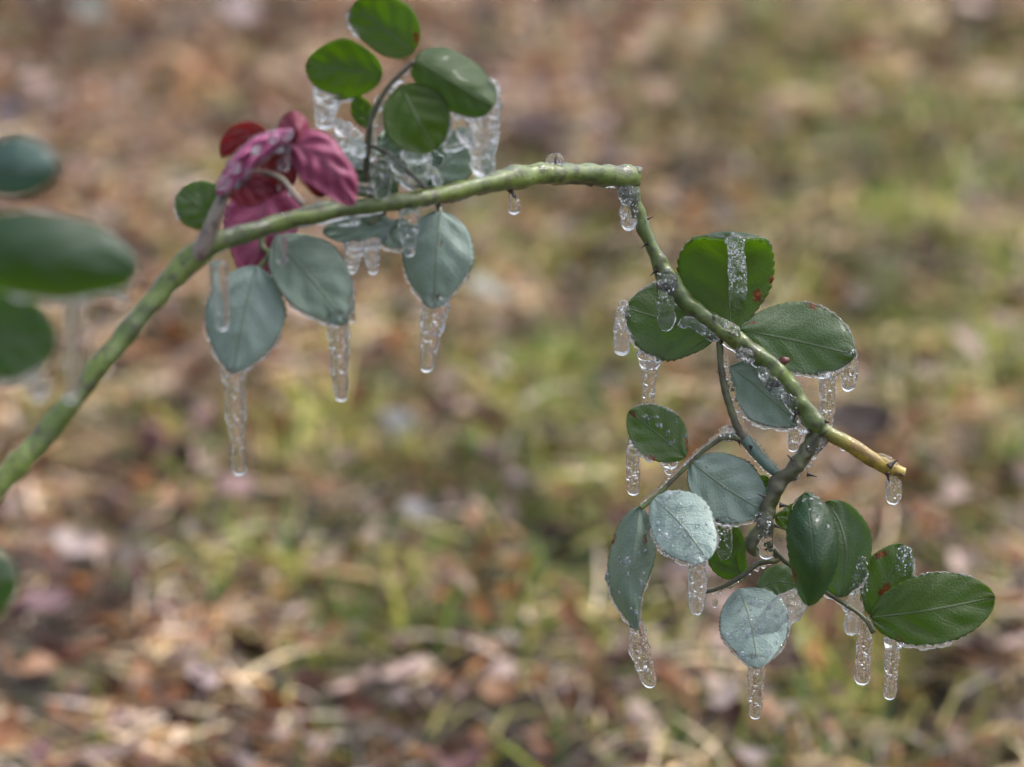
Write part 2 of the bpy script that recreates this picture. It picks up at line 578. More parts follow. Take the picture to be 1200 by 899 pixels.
def strips(name, n, length, width, seg, flat, lift, pal_fn, mat, keep_fn, curl=0.6):
    """n grass blades or straws as bent strips in one mesh"""
    x, y = scatter(n)
    px, py = to_px(x, y)
    k = keep_fn(x, y, px, py)
    x, y, px, py = x[k], y[k], px[k], py[k]
    n = len(x)
    L = rng.uniform(*length, n)
    W = rng.uniform(*width, n)
    az = rng.uniform(0, 2 * np.pi, n)
    el = np.radians(rng.uniform(*flat, n))
    z0 = gz(x, y) + rng.uniform(*lift, n)
    col = pal_fn(n, px, py)
    t = np.linspace(0, 1, seg + 1)
    V = np.zeros((n, seg + 1, 2, 3))
    cx, cy, cz = x.copy(), y.copy(), z0.copy()
    turn = rng.normal(0, curl, n)
    droop = rng.uniform(0.2, 1.2, n)
    tw = rng.uniform(-0.9, 0.9, n)
    for i in range(seg + 1):
        a = az + turn * t[i]
        e = el - droop * t[i] * (0.6 if flat[1] < 60 else 1.0)
        if i:
            cx = cx + np.cos(a) * np.cos(e) * L / seg
            cy = cy + np.sin(a) * np.cos(e) * L / seg
            cz = np.maximum(cz + np.sin(e) * L / seg, gz(cx, cy) + 0.002)
        hw = W * 0.5 * (1 - 0.85 * t[i] ** 2.2)
        sx, sy = -np.sin(a), np.cos(a)
        if i == 0:
            clump = nz2(x, y, 26.0, 1.7)
            col = col * np.clip(1.12 + 2.3 * clump, 0.10, 2.4)[:, None]
        V[:, i, 0] = np.stack([cx - sx * hw * np.cos(tw), cy - sy * hw * np.cos(tw), cz - hw * np.sin(tw)], -1)
        V[:, i, 1] = np.stack([cx + sx * hw * np.cos(tw), cy + sy * hw * np.cos(tw), cz + hw * np.sin(tw)], -1)
    V = V.reshape(-1, 3)
    b = np.arange(n)[:, None] * (seg + 1) * 2
    q = np.concatenate([np.stack([b + 2 * i, b + 2 * i + 1, b + 2 * i + 3, b + 2 * i + 2], -1) for i in range(seg)], 1).reshape(-1, 4)
    return big_mesh(name, V, q, np.repeat(col, (seg + 1) * 2, axis=0), mat)


def big_mesh(name, V, Q, vcol, mat):
    me = bpy.data.meshes.new(name)
    k = Q.shape[1]
    me.vertices.add(len(V))
    me.vertices.foreach_set('co', V.astype(np.float32).ravel())
    me.loops.add(Q.size)
    me.loops.foreach_set('vertex_index', Q.astype(np.int32).ravel())
    me.polygons.add(len(Q))
    me.polygons.foreach_set('loop_start', (np.arange(len(Q)) * k).astype(np.int32))
    me.polygons.foreach_set('use_smooth', np.ones(len(Q), dtype=bool))
    a = me.attributes.new('col', 'FLOAT_COLOR', 'POINT')
    a.data.foreach_set('color', np.concatenate([vcol, np.ones((len(V), 1))], 1).astype(np.float32).ravel())
    me.materials.append(mat)
    me.update(calc_edges=True)
    me.validate()
    return me


def pick(pal, n, wts):
    wts = np.asarray(wts, float)
    if wts.ndim == 1:
        wts = np.broadcast_to(wts, (n, len(wts)))
    c = np.cumsum(wts / wts.sum(1, keepdims=True), 1)
    i = (rng.uniform(0, 1, (n, 1)) > c).sum(1).clip(0, wts.shape[1] - 1)
    return np.asarray(pal)[i] * rng.uniform(0.68, 1.25, (n, 1))


STRAW_PAL = [srgb(226, 204, 170), srgb(192, 156, 114), srgb(162, 110, 68), srgb(214, 196, 182), srgb(130, 98, 76), srgb(74, 52, 42), srgb(172, 160, 154), srgb(172, 162, 96)]
GRASS_PAL = [srgb(126, 138, 54), srgb(160, 156, 74), srgb(96, 120, 52), srgb(84, 130, 42), srgb(186, 176, 112), srgb(80, 104, 72)]
LEAF_PAL = [srgb(140, 94, 66), srgb(164, 124, 96), srgb(94, 60, 48), srgb(196, 170, 160), srgb(136, 120, 118), srgb(54, 36, 32), srgb(160, 106, 66), srgb(126, 92, 92)]


def straw_cols(n, px, py):
    o = field(px, py, ORANGE)[:, None]
    g = field(px, py, GREEN)[:, None]
    w0 = np.array([1.5, 1.4, 0.7, 1.1, 0.9, 0.6, 0.7, 0.3])[None]
    return pick(STRAW_PAL, n, w0 + o * np.array([0.6, 1.5, 2.4, 0.8, 1.0, 0.5, 0, 0])[None] + g * np.array([0.5, 0, 0, 0, 0, 0, 0.3, 2.2])[None])


def leaf_cols(n, px, py):
    o = field(px, py, ORANGE)[:, None]
    w0 = np.array([1.2, 1.0, 1.1, 0.8, 0.9, 0.9, 0.4, 0.6])[None]
    return pick(LEAF_PAL, n, w0 + o * np.array([1.8, 1, .5, .6, 0, 0, 1.8, 0])[None])


def grass_cols(n, px, py):
    return pick(GRASS_PAL, n, [1.3, 1.3, 0.9, 0.7, 1.0, 0.5])


def keep_straw(x, y, px, py):
    dk = field(px, py, DARK)
    nn = nz2(x, y, 6.0, 3.0)
    return rng.uniform(0, 1, len(x)) < np.clip(0.95 - 0.85 * dk - 0.15 * field(px, py, GREEN) - 0.55 * (nn < -0.12) - 0.6 * (nz2(x, y, 17.0, 4.0) < -0.12), 0.03, 1)


def keep_grass(x, y, px, py):
    g = field(px, py, GREEN)
    out = (px < -150) | (px > 1350) | (py < -250) | (py > 1200)
    nn = nz2(x, y, 4.0, 9.0)
    p = np.where(out, 0.35 + 0.5 * nn, 0.04 + 1.35 * g * (0.6 + 1.7 * nz2(x, y, 11.0, 5.0)))
    return rng.uniform(0, 1, len(x)) < p


straw = link('dry_grass', strips('dry_grass', 80000, (0.02, 0.075), (0.0011, 0.0030), 4, (-4, 26), (0.002, 0.022), straw_cols, M_STRAW, keep_straw))
tag(straw, 'tan dry grass matted over the ground, far out of focus', 'dry grass', kind='stuff')
grass = link('green_grass', strips('green_grass', 62000, (0.025, 0.07), (0.0014, 0.0036), 4, (25, 80), (0.0, 0.012), grass_cols, M_GRASS, keep_grass))
tag(grass, 'yellow green living grass in blurred patches among the straw', 'grass', kind='stuff')


def leaf_grid(nt_, ns_, length, width, peak, curl_l, curl_w, seed, lobes=0.0):
    t = np.linspace(0, 1, nt_)
    s = np.linspace(-1, 1, ns_)
    a = math.log(0.5) / math.log(peak)
    w_ = np.sin(np.pi * np.clip(t, 1e-4, 1) ** a) ** 0.8 * (1 + lobes * np.sin(t * 17 + seed)) * width / 2
    x = (t - 0.5) * length
    X = np.repeat(x[:, None], ns_, 1)
    Y = w_[:, None] * s[None]
    Z = curl_l * length * (2 * t[:, None] - 1) ** 2 + curl_w * width * (s[None] ** 2) * (w_[:, None] / (width / 2)) \
        + 0.06 * width * np.sin(5 * t[:, None] + seed) * np.cos(3 * s[None] + seed)
    return np.stack([X, Y, Z], -1)


def litter_mesh(name, n):
    x, y = scatter(n)
    px, py = to_px(x, y)
    g = field(px, py, GREEN)
    k = rng.uniform(0, 1, n) < 1 - 0.6 * g
    x, y, px, py = x[k], y[k], px[k], py[k]
    n = len(x)
    col = leaf_cols(n, px, py)
    nt_, ns_ = 6, 5
    allv = np.zeros((n, nt_ * ns_, 3))
    for i in range(n):
        L = random.uniform(0.010, 0.024) + 0.022 * random.random() ** 4
        gr = leaf_grid(nt_, ns_, L, L * random.uniform(0.35, 0.7), random.uniform(.35, .55), random.uniform(-.2, .3), random.uniform(-.35, .5), random.uniform(0, 9)).reshape(-1, 3)
        a, b_, c_ = random.uniform(0, 6.28), random.gauss(0, .45), random.gauss(0, .4)
        ca, sa, cb_, sb, cc, sc_ = math.cos(a), math.sin(a), math.cos(b_), math.sin(b_), math.cos(c_), math.sin(c_)
        R = np.array([[ca, -sa, 0], [sa, ca, 0], [0, 0, 1]]) @ np.array([[cb_, 0, sb], [0, 1, 0], [-sb, 0, cb_]]) @ np.array([[1, 0, 0], [0, cc, -sc_], [0, sc_, cc]])
        allv[i] = gr @ R.T + (x[i], y[i], gz(x[i], y[i]) + random.uniform(.008, .03))
    q0 = np.array([(i * ns_ + j, i * ns_ + j + 1, (i + 1) * ns_ + j + 1, (i + 1) * ns_ + j) for i in range(nt_ - 1) for j in range(ns_ - 1)])
    Q = (np.arange(n)[:, None, None] * nt_ * ns_ + q0[None]).reshape(-1, 4)
    return big_mesh(name, allv.reshape(-1, 3), Q, np.repeat(col, nt_ * ns_, axis=0), mat=M_LITTER)


litter = link('leaf_litter', litter_mesh('leaf_litter', 9000))
tag(litter, 'small brown dead leaves scattered through the blurred grass', 'leaf litter', kind='stuff')

# fallen leaves that can be told apart, even blurred
FALLEN = [
    (628, 158, 108, 46, -8, (74, 52, 58), 'large dark maroon fallen leaf on the ground just above the cane bend'),
    (1012, 506, 104, 84, 20, (40, 25, 22), 'dark brown fallen leaf on the ground right of the yellow cane tip'),
    (84, 638, 52, 66, 80, (186, 169, 166), 'pale pinkish white fallen leaf low at left, below the cane'),
    (278, 588, 48, 74, 60, (146, 115, 113), 'dull pink fallen leaf on the ground under the longest icicle'),
    (236, 806, 46, 66, 110, (181, 160, 159), 'pale pink fallen leaf near the bottom, left of centre'),
    (468, 512, 54, 40, 15, (128, 126, 128), 'pale grey fallen leaf on the ground below the middle icicles'),
    (572, 330, 58, 62, 70, (162, 162, 153), 'whitish fallen leaf on the ground right of the hanging veined leaflet'),
    (912, 772, 96, 56, -5, (60, 33, 26), 'dark red brown fallen leaf behind the lowest right icicle'),
    (56, 716, 82, 50, 30, (124, 96, 101), 'mauve fallen leaf at the lower left edge'),
    (584, 800, 60, 44, 10, (138, 97, 65), 'orange brown fallen leaf at bottom centre'),
    (44, 92, 46, 40, 60, (169, 138, 130), 'pinkish fallen leaf near the top left corner'),
    (8, 118, 40, 50, 90, (102, 93, 124), 'small violet fallen leaf at the top left edge'),
    (282, 18, 60, 48, 30, (171, 153, 154), 'pale mauve fallen leaf at the top, left of the oval leaves'),
    (490, 610, 46, 52, 40, (128, 126, 128), 'light grey fallen leaf between the two leaf clusters'),
    (108, 18, 56, 50, 10, (129, 133, 126), 'grey green fallen leaf at the top left'),
]
for i, (px, py, wpx, hpx, ang, c, lab) in enumerate(FALLEN):
    g0 = G(px, py, 0.03)
    dd = float((g0 - CAM) @ FWD)
    L = max(wpx, hpx) * K * dd * 0.85
    Wd = min(wpx, hpx) * K * dd * 0.9
    gr = leaf_grid(13, 9, L, Wd, random.uniform(.4, .5), random.uniform(.02, .12), random.uniform(.05, .2), i * 1.7, 0.10)
    th = np.array([0, 0, 0.0006])
    n_ = 13 * 9
    V = np.vstack([gr.reshape(-1, 3), gr.reshape(-1, 3) - th])
    F = [(a * 9 + b_, a * 9 + b_ + 1, (a + 1) * 9 + b_ + 1, (a + 1) * 9 + b_) for a in range(12) for b_ in range(8)]
    F = F + [tuple(n_ + k for k in reversed(f)) for f in F]
    # short stalk
    sv, sf = tube(crom([(-L / 2 * 0.98, 0, gr[0, 4, 2]), (-L * .62, 0.004, gr[0, 4, 2] - .004), (-L * .75, 0.002, gr[0, 4, 2] - .012)], 6), 0.0009, 6)
    F += [tuple(k + len(V) for k in f) for f in sf]
    V = np.vstack([V, sv])
    me = mesh_from('fallen_leaf', V, F, [M_LITTER])
    at_ = me.attributes.new('col', 'FLOAT_COLOR', 'POINT')
    cc = np.tile(np.append(srgb(*c) * 0.95, 1.0), (len(V), 1)) * np.append(rng.uniform(.85, 1.1, (len(V), 1)).repeat(3, 1), np.ones((len(V), 1)), 1)
    at_.data.foreach_set('color', cc.astype(np.float32).ravel())
    o = link('fallen_leaf', me)
    o.location = (g0[0], g0[1], gz(g0[0], g0[1]) + 0.034)
    o.rotation_euler = (0.35 + random.uniform(-.1, .1), random.uniform(-.15, .15), math.radians(ang))
    tag(o, lab, 'fallen leaf', 'fallen leaves that stand out on the ground')


# ------------------------------------------------------------------ the rose branch
BASE = np.array([-0.40, 0.93, 0.0])
branch = empty('rose_branch', BASE)
tag(branch, 'green thorny rose cane arching across the picture, bent sharply down and glazed with ice', 'rose branch')
PX0 = K * D0


class Leaf:
    pass


def leaf(parent, org, axis, wl, wr, d=D0, peak=0.5, q=0.62, ez=(0, 0), fold=0.0, wax=0.5, top=False, red=False, brown=(), seed=0, perp=None, edrop=0.0,
         crinkle=1.7, label=None, name='leaflet', wavy=0.0, NT=64, NS=21):
    """a leaflet: midrib through pixels (x, y, depth offset in pixel units), half widths in pixels"""
    ax = crom([(a[0], a[1], a[2] if len(a) > 2 else 0.0) for a in axis], NT)
    tan = np.gradient(ax[:, :2], axis=0)
    tl = np.linalg.norm(tan, axis=1)[:, None] + 1e-9
    tan = tan / tl
    pv = np.stack([tan[:, 1], -tan[:, 0]], 1)
    if perp is not None:
        pv = np.broadcast_to(np.array(perp, float) / np.linalg.norm(perp), pv.shape)
    t = np.linspace(0, 1, NT)
    s = np.linspace(-1, 1, NS)
    al = math.log(0.5) / math.log(peak)
    pr = np.sin(np.pi * np.clip(t, 2e-4, 1 - 2e-4) ** al).clip(1e-5) ** q
    saw = 1 + 0.06 * (((t * 15.75 + seed * .37) % 1.0) - 0.5)
    V = np.zeros((NT, NS, 3))
    for i in range(NT):
        for j in range(NS):
            side = wl if s[j] < 0 else wr
            e = ez[0] if s[j] < 0 else ez[1]
            a = abs(s[j])
            wv = 1 + wavy * math.sin(t[i] * 9 + (2 if s[j] < 0 else 0) + seed)
            wv += 0.09 * vnoise(t[i] * 3.2 + seed * 1.9, 5.0 if s[j] < 0 else 9.0, seed)
            wd = side * pr[i] * a * (saw[i] if a > 0.98 else 1) * wv
            x = ax[i, 0] + pv[i, 0] * wd * (1 if s[j] < 0 else -1)
            y = ax[i, 1] + pv[i, 1] * wd * (1 if s[j] < 0 else -1)
            y += edrop * a * a * pr[i]
            z = ax[i, 2] + e * a * a * pr[i] + fold * a * pr[i]
            z += crinkle * (1.6 * math.sin(t[i] * 23 - a * 7 + seed) * a * (1 - a) * 2 + 2.2 * vnoise(t[i] * 3 + seed, s[j] * 2, seed * 1.3))
            V[i, j] = P(x, y, d + z * K * d)
    dt = np.gradient(V, axis=0)
    ds = np.gradient(V, axis=1)
    N = np.cross(dt, ds)
    N /= np.linalg.norm(N, axis=2)[..., None] + 1e-15
    h0, h1 = NT // 6, NT // 2
    if (N[h0:h1] @ FWD).mean() > 0:
        N = -N
        flip = True
    else:
        flip = False
    th = 0.00030
    A = (V + N * th / 2).reshape(-1, 3)
    B = (V - N * th / 2).reshape(-1, 3)
    n_ = NT * NS
    F, mi = [], []
    for i in range(NT - 1):
        for j in range(NS - 1):
            f = (i * NS + j, i * NS + j + 1, (i + 1) * NS + j + 1, (i + 1) * NS + j)
            # orient so that face normal follows N
            if not flip:
                f = tuple(reversed(f))
            F.append(f)
            mi.append(0)
            F.append(tuple(n_ + k for k in reversed(f)))
            mi.append(1)
    rim = [(i, 0) for i in range(NT)] + [(NT - 1, j) for j in range(1, NS)] + [(i, NS - 1) for i in range(NT - 2, -1, -1)] + [(0, j) for j in range(NS - 2, 0, -1)]
    ids = [i * NS + j for i, j in rim]
    for k in range(len(ids)):
        a, b_ = ids[k], ids[(k + 1) % len(ids)]
        f = (a, b_, b_ + n_, a + n_)
        F.append(f if flip else tuple(reversed(f)))
        mi.append(0)
    mats = [M_RED_U, M_RED_T] if red else [M_UNDER, M_TOP]
    if top:
        mats = mats[::-1]
    me = mesh_from(name, np.vstack([A, B]) - org, F, mats, True, mi)
    uv = me.attributes.new('leaf_uv', 'FLOAT_VECTOR', 'POINT')
    T, S = np.meshgrid(t, s, indexing='ij')
    uvv = np.stack([T, S, np.zeros_like(T)], -1).reshape(-1, 3)
    uv.data.foreach_set('vector', np.vstack([uvv, uvv]).astype(np.float32).ravel())
    ba = me.attributes.new('brown', 'FLOAT', 'POINT')
    bv = np.zeros(T.shape)
    for bt, bs, brd in brown:
        bv = np.maximum(bv, np.exp(-(((T - bt) / brd) ** 2 + ((S - bs) / (brd * 2)) ** 2) * 1.2))
    bv = bv.reshape(-1)
    ba.data.foreach_set('value', np.concatenate([bv, bv]).astype(np.float32))
    o = link(name, me, parent)
    o['wax'] = float(wax)
    if label:
        o['label'] = label
    L = Leaf()
    L.V, L.N, L.NT, L.NS, L.obj, L.org, L.parent, L.d = V, N, NT, NS, o, org, parent, d
    return L


def edge_curve(L, side, t0, t1, n):
    """3-D points on a leaflet's rim; side 'l', 'r' or 'tip' (runs round the tip)"""
    NT, NS = L.NT, L.NS
    if side == 'tip':
        pts = np.vstack([L.V[int(t0 * (NT - 1)):, 0], L.V[int(t1 * (NT - 1)):, -1][::-1]])
        return crom(pts[::2], n)
    j = 0 if side == 'l' else NS - 1
    a = np.linspace(t0, t1, n) * (NT - 1)
    return np.stack([np.interp(a, np.arange(NT), L.V[:, j, k]) for k in range(3)], 1)


def ice_rim(L, side, t0, t1, r, parent=None, n=40, seed=0.0, mat=None):
    c = edge_curve(L, side, t0, t1, n)
    u = np.linspace(0, 1, n)
    rr = np.array([r * K * L.d * (0.35 + 0.65 * abs(math.sin(k * 9 + seed)) * 0.6 + 0.5 * (0.5 + vnoise(k * 8 + seed, seed, 1))) for k in u])
    rr *= np.clip(np.minimum(u, 1 - u) * 8, 0.15, 1)
    c = c + np.array([0, 0, -0.4])[None] * rr[:, None]
    V, F = tube(c, rr, 10, 0.25, 500, seed=seed)
    o = link('ice_rim', mesh_from('ice_rim', V - L.org, F, [mat or M_ICE_RIM]), parent or L.parent)
    return o


def beads(L, n, rmin, rmax, tr=(0.1, 0.9), sr=(-.85, .85), seed=1, big=()):
    r_ = np.random.default_rng(seed)
    it = []
    spots = [(r_.uniform(*tr), r_.uniform(*sr), 1.0 + rmin * 1.1 + (rmax - rmin) * 1.4 * r_.uniform() ** 2.5) for _ in range(int(n * 0.62))] + list(big)
    for t, s, r in spots:
        i = int(t * (L.NT - 1))
        j = int((s + 1) / 2 * (L.NS - 1))
        c, nn = L.V[i, j], L.N[i, j]
        jit = (r_.uniform(-1, 1, 3) * 1.5) * K * L.d
        jit -= nn * (jit @ nn)
        rad = r * K * L.d
        e1 = np.cross(nn, [0, 0, 1.0])
        e1 /= np.linalg.norm(e1) + 1e-9
        e2 = np.cross(nn, e1)
        it.append((c + jit + nn * rad * 0.35, (rad * r_.uniform(.8, 1), rad * r_.uniform(.9, 1.4), rad * 0.75), np.stack([e1, e2, nn])))
    V, F = balls(it)
    o = link('frozen_droplets', mesh_from('frozen_droplets', V - L.org, F, [M_BEAD]), L.parent)
    o['kind'] = 'stuff'
    return o


def path3(pts, d=D0, n=60):
    """pixel path (x, y, depth offset px, radius px) -> 3-D points and radii"""
    p = crom(pts, n)
    V = np.array([P(a[0], a[1], d + a[2] * K * d) for a in p])
    return V, p[:, 3] * K * (d + p[:, 2] * K * d)


def stem(name, pts, mat, parent, d=D0, n=80, lump=0.14, sides=18, seed=0.0, org=None, lfreq=170):
    V3, r = path3(pts, d, n)
    V, F = tube(V3, r, sides, lump, lfreq, seed=seed)
    o = link(name, mesh_from(name, V - (BASE if org is None else org), F, [mat]), parent)
    o.data.name = name
    return o, V3, r


def drip_ice(V3, r, t0, t1, amt, parent, org, seed=0.0, n=60, side=0.0, mat=None, off=0.8):
    """lumpy clear ice frozen along the underside of a stem"""
    m = len(V3)
    a = np.linspace(t0, t1, n) * (m - 1)
    c = np.stack([np.interp(a, np.arange(m), V3[:, k]) for k in range(3)], 1)
    rr = np.interp(a, np.arange(m), r)
    u = np.linspace(0, 1, n)
    ir = np.array([rr_ * amt * (0.30 + 0.9 * max(0, 0.45 + 1.1 * vnoise(k * (t1 - t0) * 26 + seed, seed, 2))) for k, rr_ in zip(u, rr)])
    ir *= np.clip(np.minimum(u, 1 - u) * 9, 0.2, 1)
    c = c + (np.array([0, 0, -1.0]) * off + RIGHT * side)[None] * rr[:, None]
    V, F = tube(c, ir, 12, 0.3, 420, seed=seed)
    return link('ice_glaze', mesh_from('ice_glaze', V - org, F, [mat or M_ICE]), parent)


def thorn(x, y, dx, dy, base_r, d=D0, dz=0.0, hook=0.25, mat=None, parent=None, org=None):
    """a rose prickle from pixel (x,y) pointing by (dx,dy) pixels, hooked down a little"""
    dx, dy, base_r = dx * .8, dy * .8, base_r * .8
    ln = math.hypot(dx, dy)
    pts = [(x - dx * .25, y - dy * .25, dz, base_r * 1.15), (x, y, dz, base_r * .8), (x + dx * .45, y + dy * .45 + hook * ln * .05, dz, base_r * .38), (x + dx, y + dy + hook * ln * .3, dz, 0.25)]
    V3, r = path3(pts, d, 9)
    V, F = tube(V3, r, 8)
    return link('thorn', mesh_from('thorn', V - (BASE if org is None else org), F, [mat or M_THORN]), parent or branch)


# --- canes
DL, DM = 1.15, 1.21
main_pts2 = [(0, 568, 1.150, 14.2), (60, 500, 1.158, 13.2), (120, 425, 1.165, 12.4), (180, 352, 1.175, 12.4), (222, 306, 1.180, 14.5), (240, 292, 1.182, 15), (262, 283, 1.185, 12.5), (320, 264, 1.195, 10.2),
             (360, 254, 1.20, 10), (376, 250, 1.202, 11.6), (400, 246, 1.205, 10), (470, 236, 1.218, 10), (490, 233, 1.222, 11.4), (510, 229, 1.228, 10.2), (540, 222, 1.238, 10.2), (590, 212, 1.255, 11.5), (605, 208, 1.261, 14), (622, 205, 1.266, 11.8), (650, 203, 1.272, 12.4), (676, 203, 1.280, 11.8), (700, 205, 1.288, 12.4), (730, 207, 1.297, 13.2), (746, 207, 1.300, 12)]
pre = [(BASE[0], BASE[1], 0.0 - 0.02, 0.0085), (BASE[0] + .03, BASE[1] + .012, 0.12, 0.0062), (BASE[0] + .065, BASE[1] + .022, 0.21, 0.0058)] + [(*P(x, y, d), r * K * d) for x, y, d, r in [(-500, 1010, 1.08, 17), (-330, 905, 1.10, 16), (-190, 775, 1.125, 15), (-100, 680, 1.138, 14.5), (-45, 619, 1.145, 14.5)]]
p3 = [(*P(x, y, d), r * K * d) for x, y, d, r in main_pts2]
cp = crom(pre + p3, 320)
CANE_V, CANE_R = cp[:, :3], cp[:, 3]
V, F = tube(CANE_V, CANE_R, 22, 0.30, 150)
cane = link('cane', mesh_from('cane', V - BASE, F, [M_CANE]), branch)


def cane_t(px):
    v = CANE_V - CAM
    x = 600 + (v @ RIGHT) / (v @ FWD) / K
    return float(np.argmin(abs(x - px))) / (len(x) - 1)


for a, b_, am, sd_ in [(30, 110, .3, 1), (120, 215, .35, 2), (300, 420, .45, 3), (400, 560, .5, 4), (555, 620, .6, 5), (635, 735, .5, 6)]:
    drip_ice(CANE_V, CANE_R, cane_t(a), cane_t(b_), am, branch, BASE, sd_ * 3.1)
# ice on the cane's upper side, partly white to imitate glare
for a, b_, am, sd_ in [(70, 100, .45, 11), (150, 172, .45, 12), (318, 400, .5, 13), (560, 640, .4, 14), (716, 745, .5, 15)]:
    drip_ice(CANE_V, CANE_R, cane_t(a), cane_t(b_), am, branch, BASE, sd_ * 2.3, off=-0.72, n=30, mat=M_ICE_ROUGH)

side, SV, SR = stem('side_cane', [(737, 206, 0, 11.5), (741, 228, 2, 10), (752, 262, 4, 8.6), (766, 294, 4, 8.8), (783, 326, 2, 11.5), (798, 346, 1, 9.8), (816, 364, 0, 10), (842, 384, 0, 9.8), (858, 394, 0, 11.6), (872, 404, 0, 10),
                                  (898, 424, 0, 10.4), (914, 440, 0, 12), (928, 457, 0, 10.6), (940, 474, 0, 11), (956, 497, 0, 11.5), (966, 508, 0, 8.5)], M_CANE, branch, n=170, seed=3, lump=.28, lfreq=210)
ytip, YV, YR = stem('yellow_cane_tip', [(958, 500, 2, 9), (975, 510, 2, 8.8), (1000, 524, 4, 9), (1030, 543, 6, 9), (1050, 553, 8, 8.5), (1060, 556, 8, 7.5)], M_YELLOW, branch, n=60, seed=5)
tag(ytip, 'yellow stub at the end of the bent cane')
low, LV, LR = stem('lower_cane', [(962, 500, 4, 9.5), (948, 524, 4, 9.5), (932, 546, 2, 9.5), (912, 566, 0, 9.5), (903, 588, 0, 9), (897, 610, 0, 9.5), (893, 628, 2, 7)], M_TWIG, branch, n=70, seed=8, lump=0.4, lfreq=260)
stub, TV, TR = stem('leaf_shoot_stub', [(226, 304, 0, 12.5), (238, 288, -4, 11), (249, 262, -8, 9), (257, 242, -8, 8), (264, 226, -6, 6.5)], M_MAUVE, branch, d=1.18, n=40, seed=9)
for v3, rr, a, b_, am, s_ in [(SV, SR, .12, .30, .5, 21), (SV, SR, .36, .5, .5, 22), (SV, SR, .5, .66, .55, 23), (SV, SR, .64, .80, .85, 24), (SV, SR, .80, .97, .7, 25),
                              (YV, YR, .02, .75, .42, 26), (LV, LR, .02, .35, .9, 27), (LV, LR, .35, .6, .5, 28), (LV, LR, .62, .98, .6, 29)]:
    drip_ice(v3, rr, a, b_, am, branch, BASE, s_ * 1.7, side=(-0.45 if s_ in (22, 23, 24, 25) else (0.5 if s_ == 27 else 0)), mat=M_ICE_ROUGH if s_ in (24, 25, 29, 27) else None)
for v3, rr, a, b_, am, s_ in [(YV, YR, .1, .9, .3, 31), (SV, SR, .50, .62, .5, 32)]:
    drip_ice(v3, rr, a, b_, am, branch, BASE, s_ * 1.3, off=-0.75)

# --- thorns and buds
for a in [(652, 192, 0, -12, 5, 1.272), (598, 222, 8, 14, 7, 1.258), (1012, 226, 0, 0, 0, 0)][:2]:
    thorn(a[0], a[1], a[2], a[3], a[4], a[5])
for a in [(760, 256, 8, -3, 2.5), (757, 286, -6, 5, 3), (768, 318, -8, 6, 3), (912, 450, -16, 1, 4.5), (934, 482, -6, 16, 5), (930, 540, -10, -10, 4), (948, 556, 12, 3, 4), (916, 592, 13, 1, 4.5),
          (897, 583, -12, -6, 3.5), (890, 606, -9, 8, 4), (908, 616, 10, 4, 4), (1044, 545, 12, -10, 5), (1056, 556, 6, 3, 3), (880, 524, -2, 9, 3), (866, 517, 2, 9, 3),
          (742, 222, 6, 2, 4), (968, 494, 7, 2, 4), (690, 216, 6, 5, 3), (1040, 556, 3, 12, 4)]:
    thorn(*a[:5], dz=-4)
for (x, y, r_) in [(919, 424, 5.5), (857, 386, 4.5)]:
    V3, rr = path3([(x - 7, y + 3, 0, r_ * .8), (x - 2, y, -1, r_), (x + 3, y - 2, -2, r_ * .8), (x + 6, y - 4, -2, r_ * .25)], D0, 12)
    V, F = tube(V3, rr, 12, 0.2, 400)
    link('bud', mesh_from('bud', V - BASE, F, [M_BUD]), branch)
# brown bud under the lower cane
V3, rr = path3([(893, 614, 4, 4), (886, 626, 2, 8), (881, 640, 0, 8), (885, 652, 0, 2)], D0, 14)
V, F = tube(V3, rr, 12, 0.25, 400)
link('bud', mesh_from('bud', V - BASE, F, [M_TWIG]), branch)


# scar where the old cane was cut, right at the bend
V3, rr = path3([(744, 207, 0, 12.6), (747, 207, 0, 13.4), (749, 208, 0, 11.5), (750, 208, 0, 7)], 1.300, 8)
V, F = tube(V3, rr, 16, 0.2, 300)
link('cut_scar', mesh_from('cut_scar', V - BASE, F, [M_TWIG]), branch)


def ice_lump(pts, specks, parent, org, d=D0, mat=None, seed=0, flat=0.8):
    """lumpy ice with trapped air, frozen on a stem"""
    V3, r = path3(pts, d, 30)
    u = np.linspace(0, 1, 30)
    r = r * np.sqrt(np.clip(np.minimum(u, 1 - u) * 7, 0.03, 1))
    V, F = tube(V3, r, 16, 0.35, 380, flat=flat, seed=seed * 2.3)
    g = np.random.default_rng(900 + seed)
    it = []
    for _ in range(int(specks * 0.4)):
        k = g.uniform(0.05, 0.95) * 29
        c = np.array([np.interp(k, np.arange(30), V3[:, j]) for j in range(3)])
        dv = g.normal(size=3)
        dv /= np.linalg.norm(dv)
        rb = K * d * (0.35 + 0.9 * g.uniform() ** 3)
        it.append((c + dv * np.interp(k, np.arange(30), r) * (0.95 if g.uniform() < .5 else g.uniform()), (rb, rb, rb), None))
    mi = [0] * len(F)
    if it:
        bv, bf = balls(it)
        F = F + [tuple(q + len(V) for q in f) for f in bf]
        V = np.vstack([V, bv])
        mi += [1] * len(bf)
    return link('ice_glaze', mesh_from('ice_glaze', V - org, F, [mat or M_ICE_ROUGH, M_SPECK], True, mi), parent)


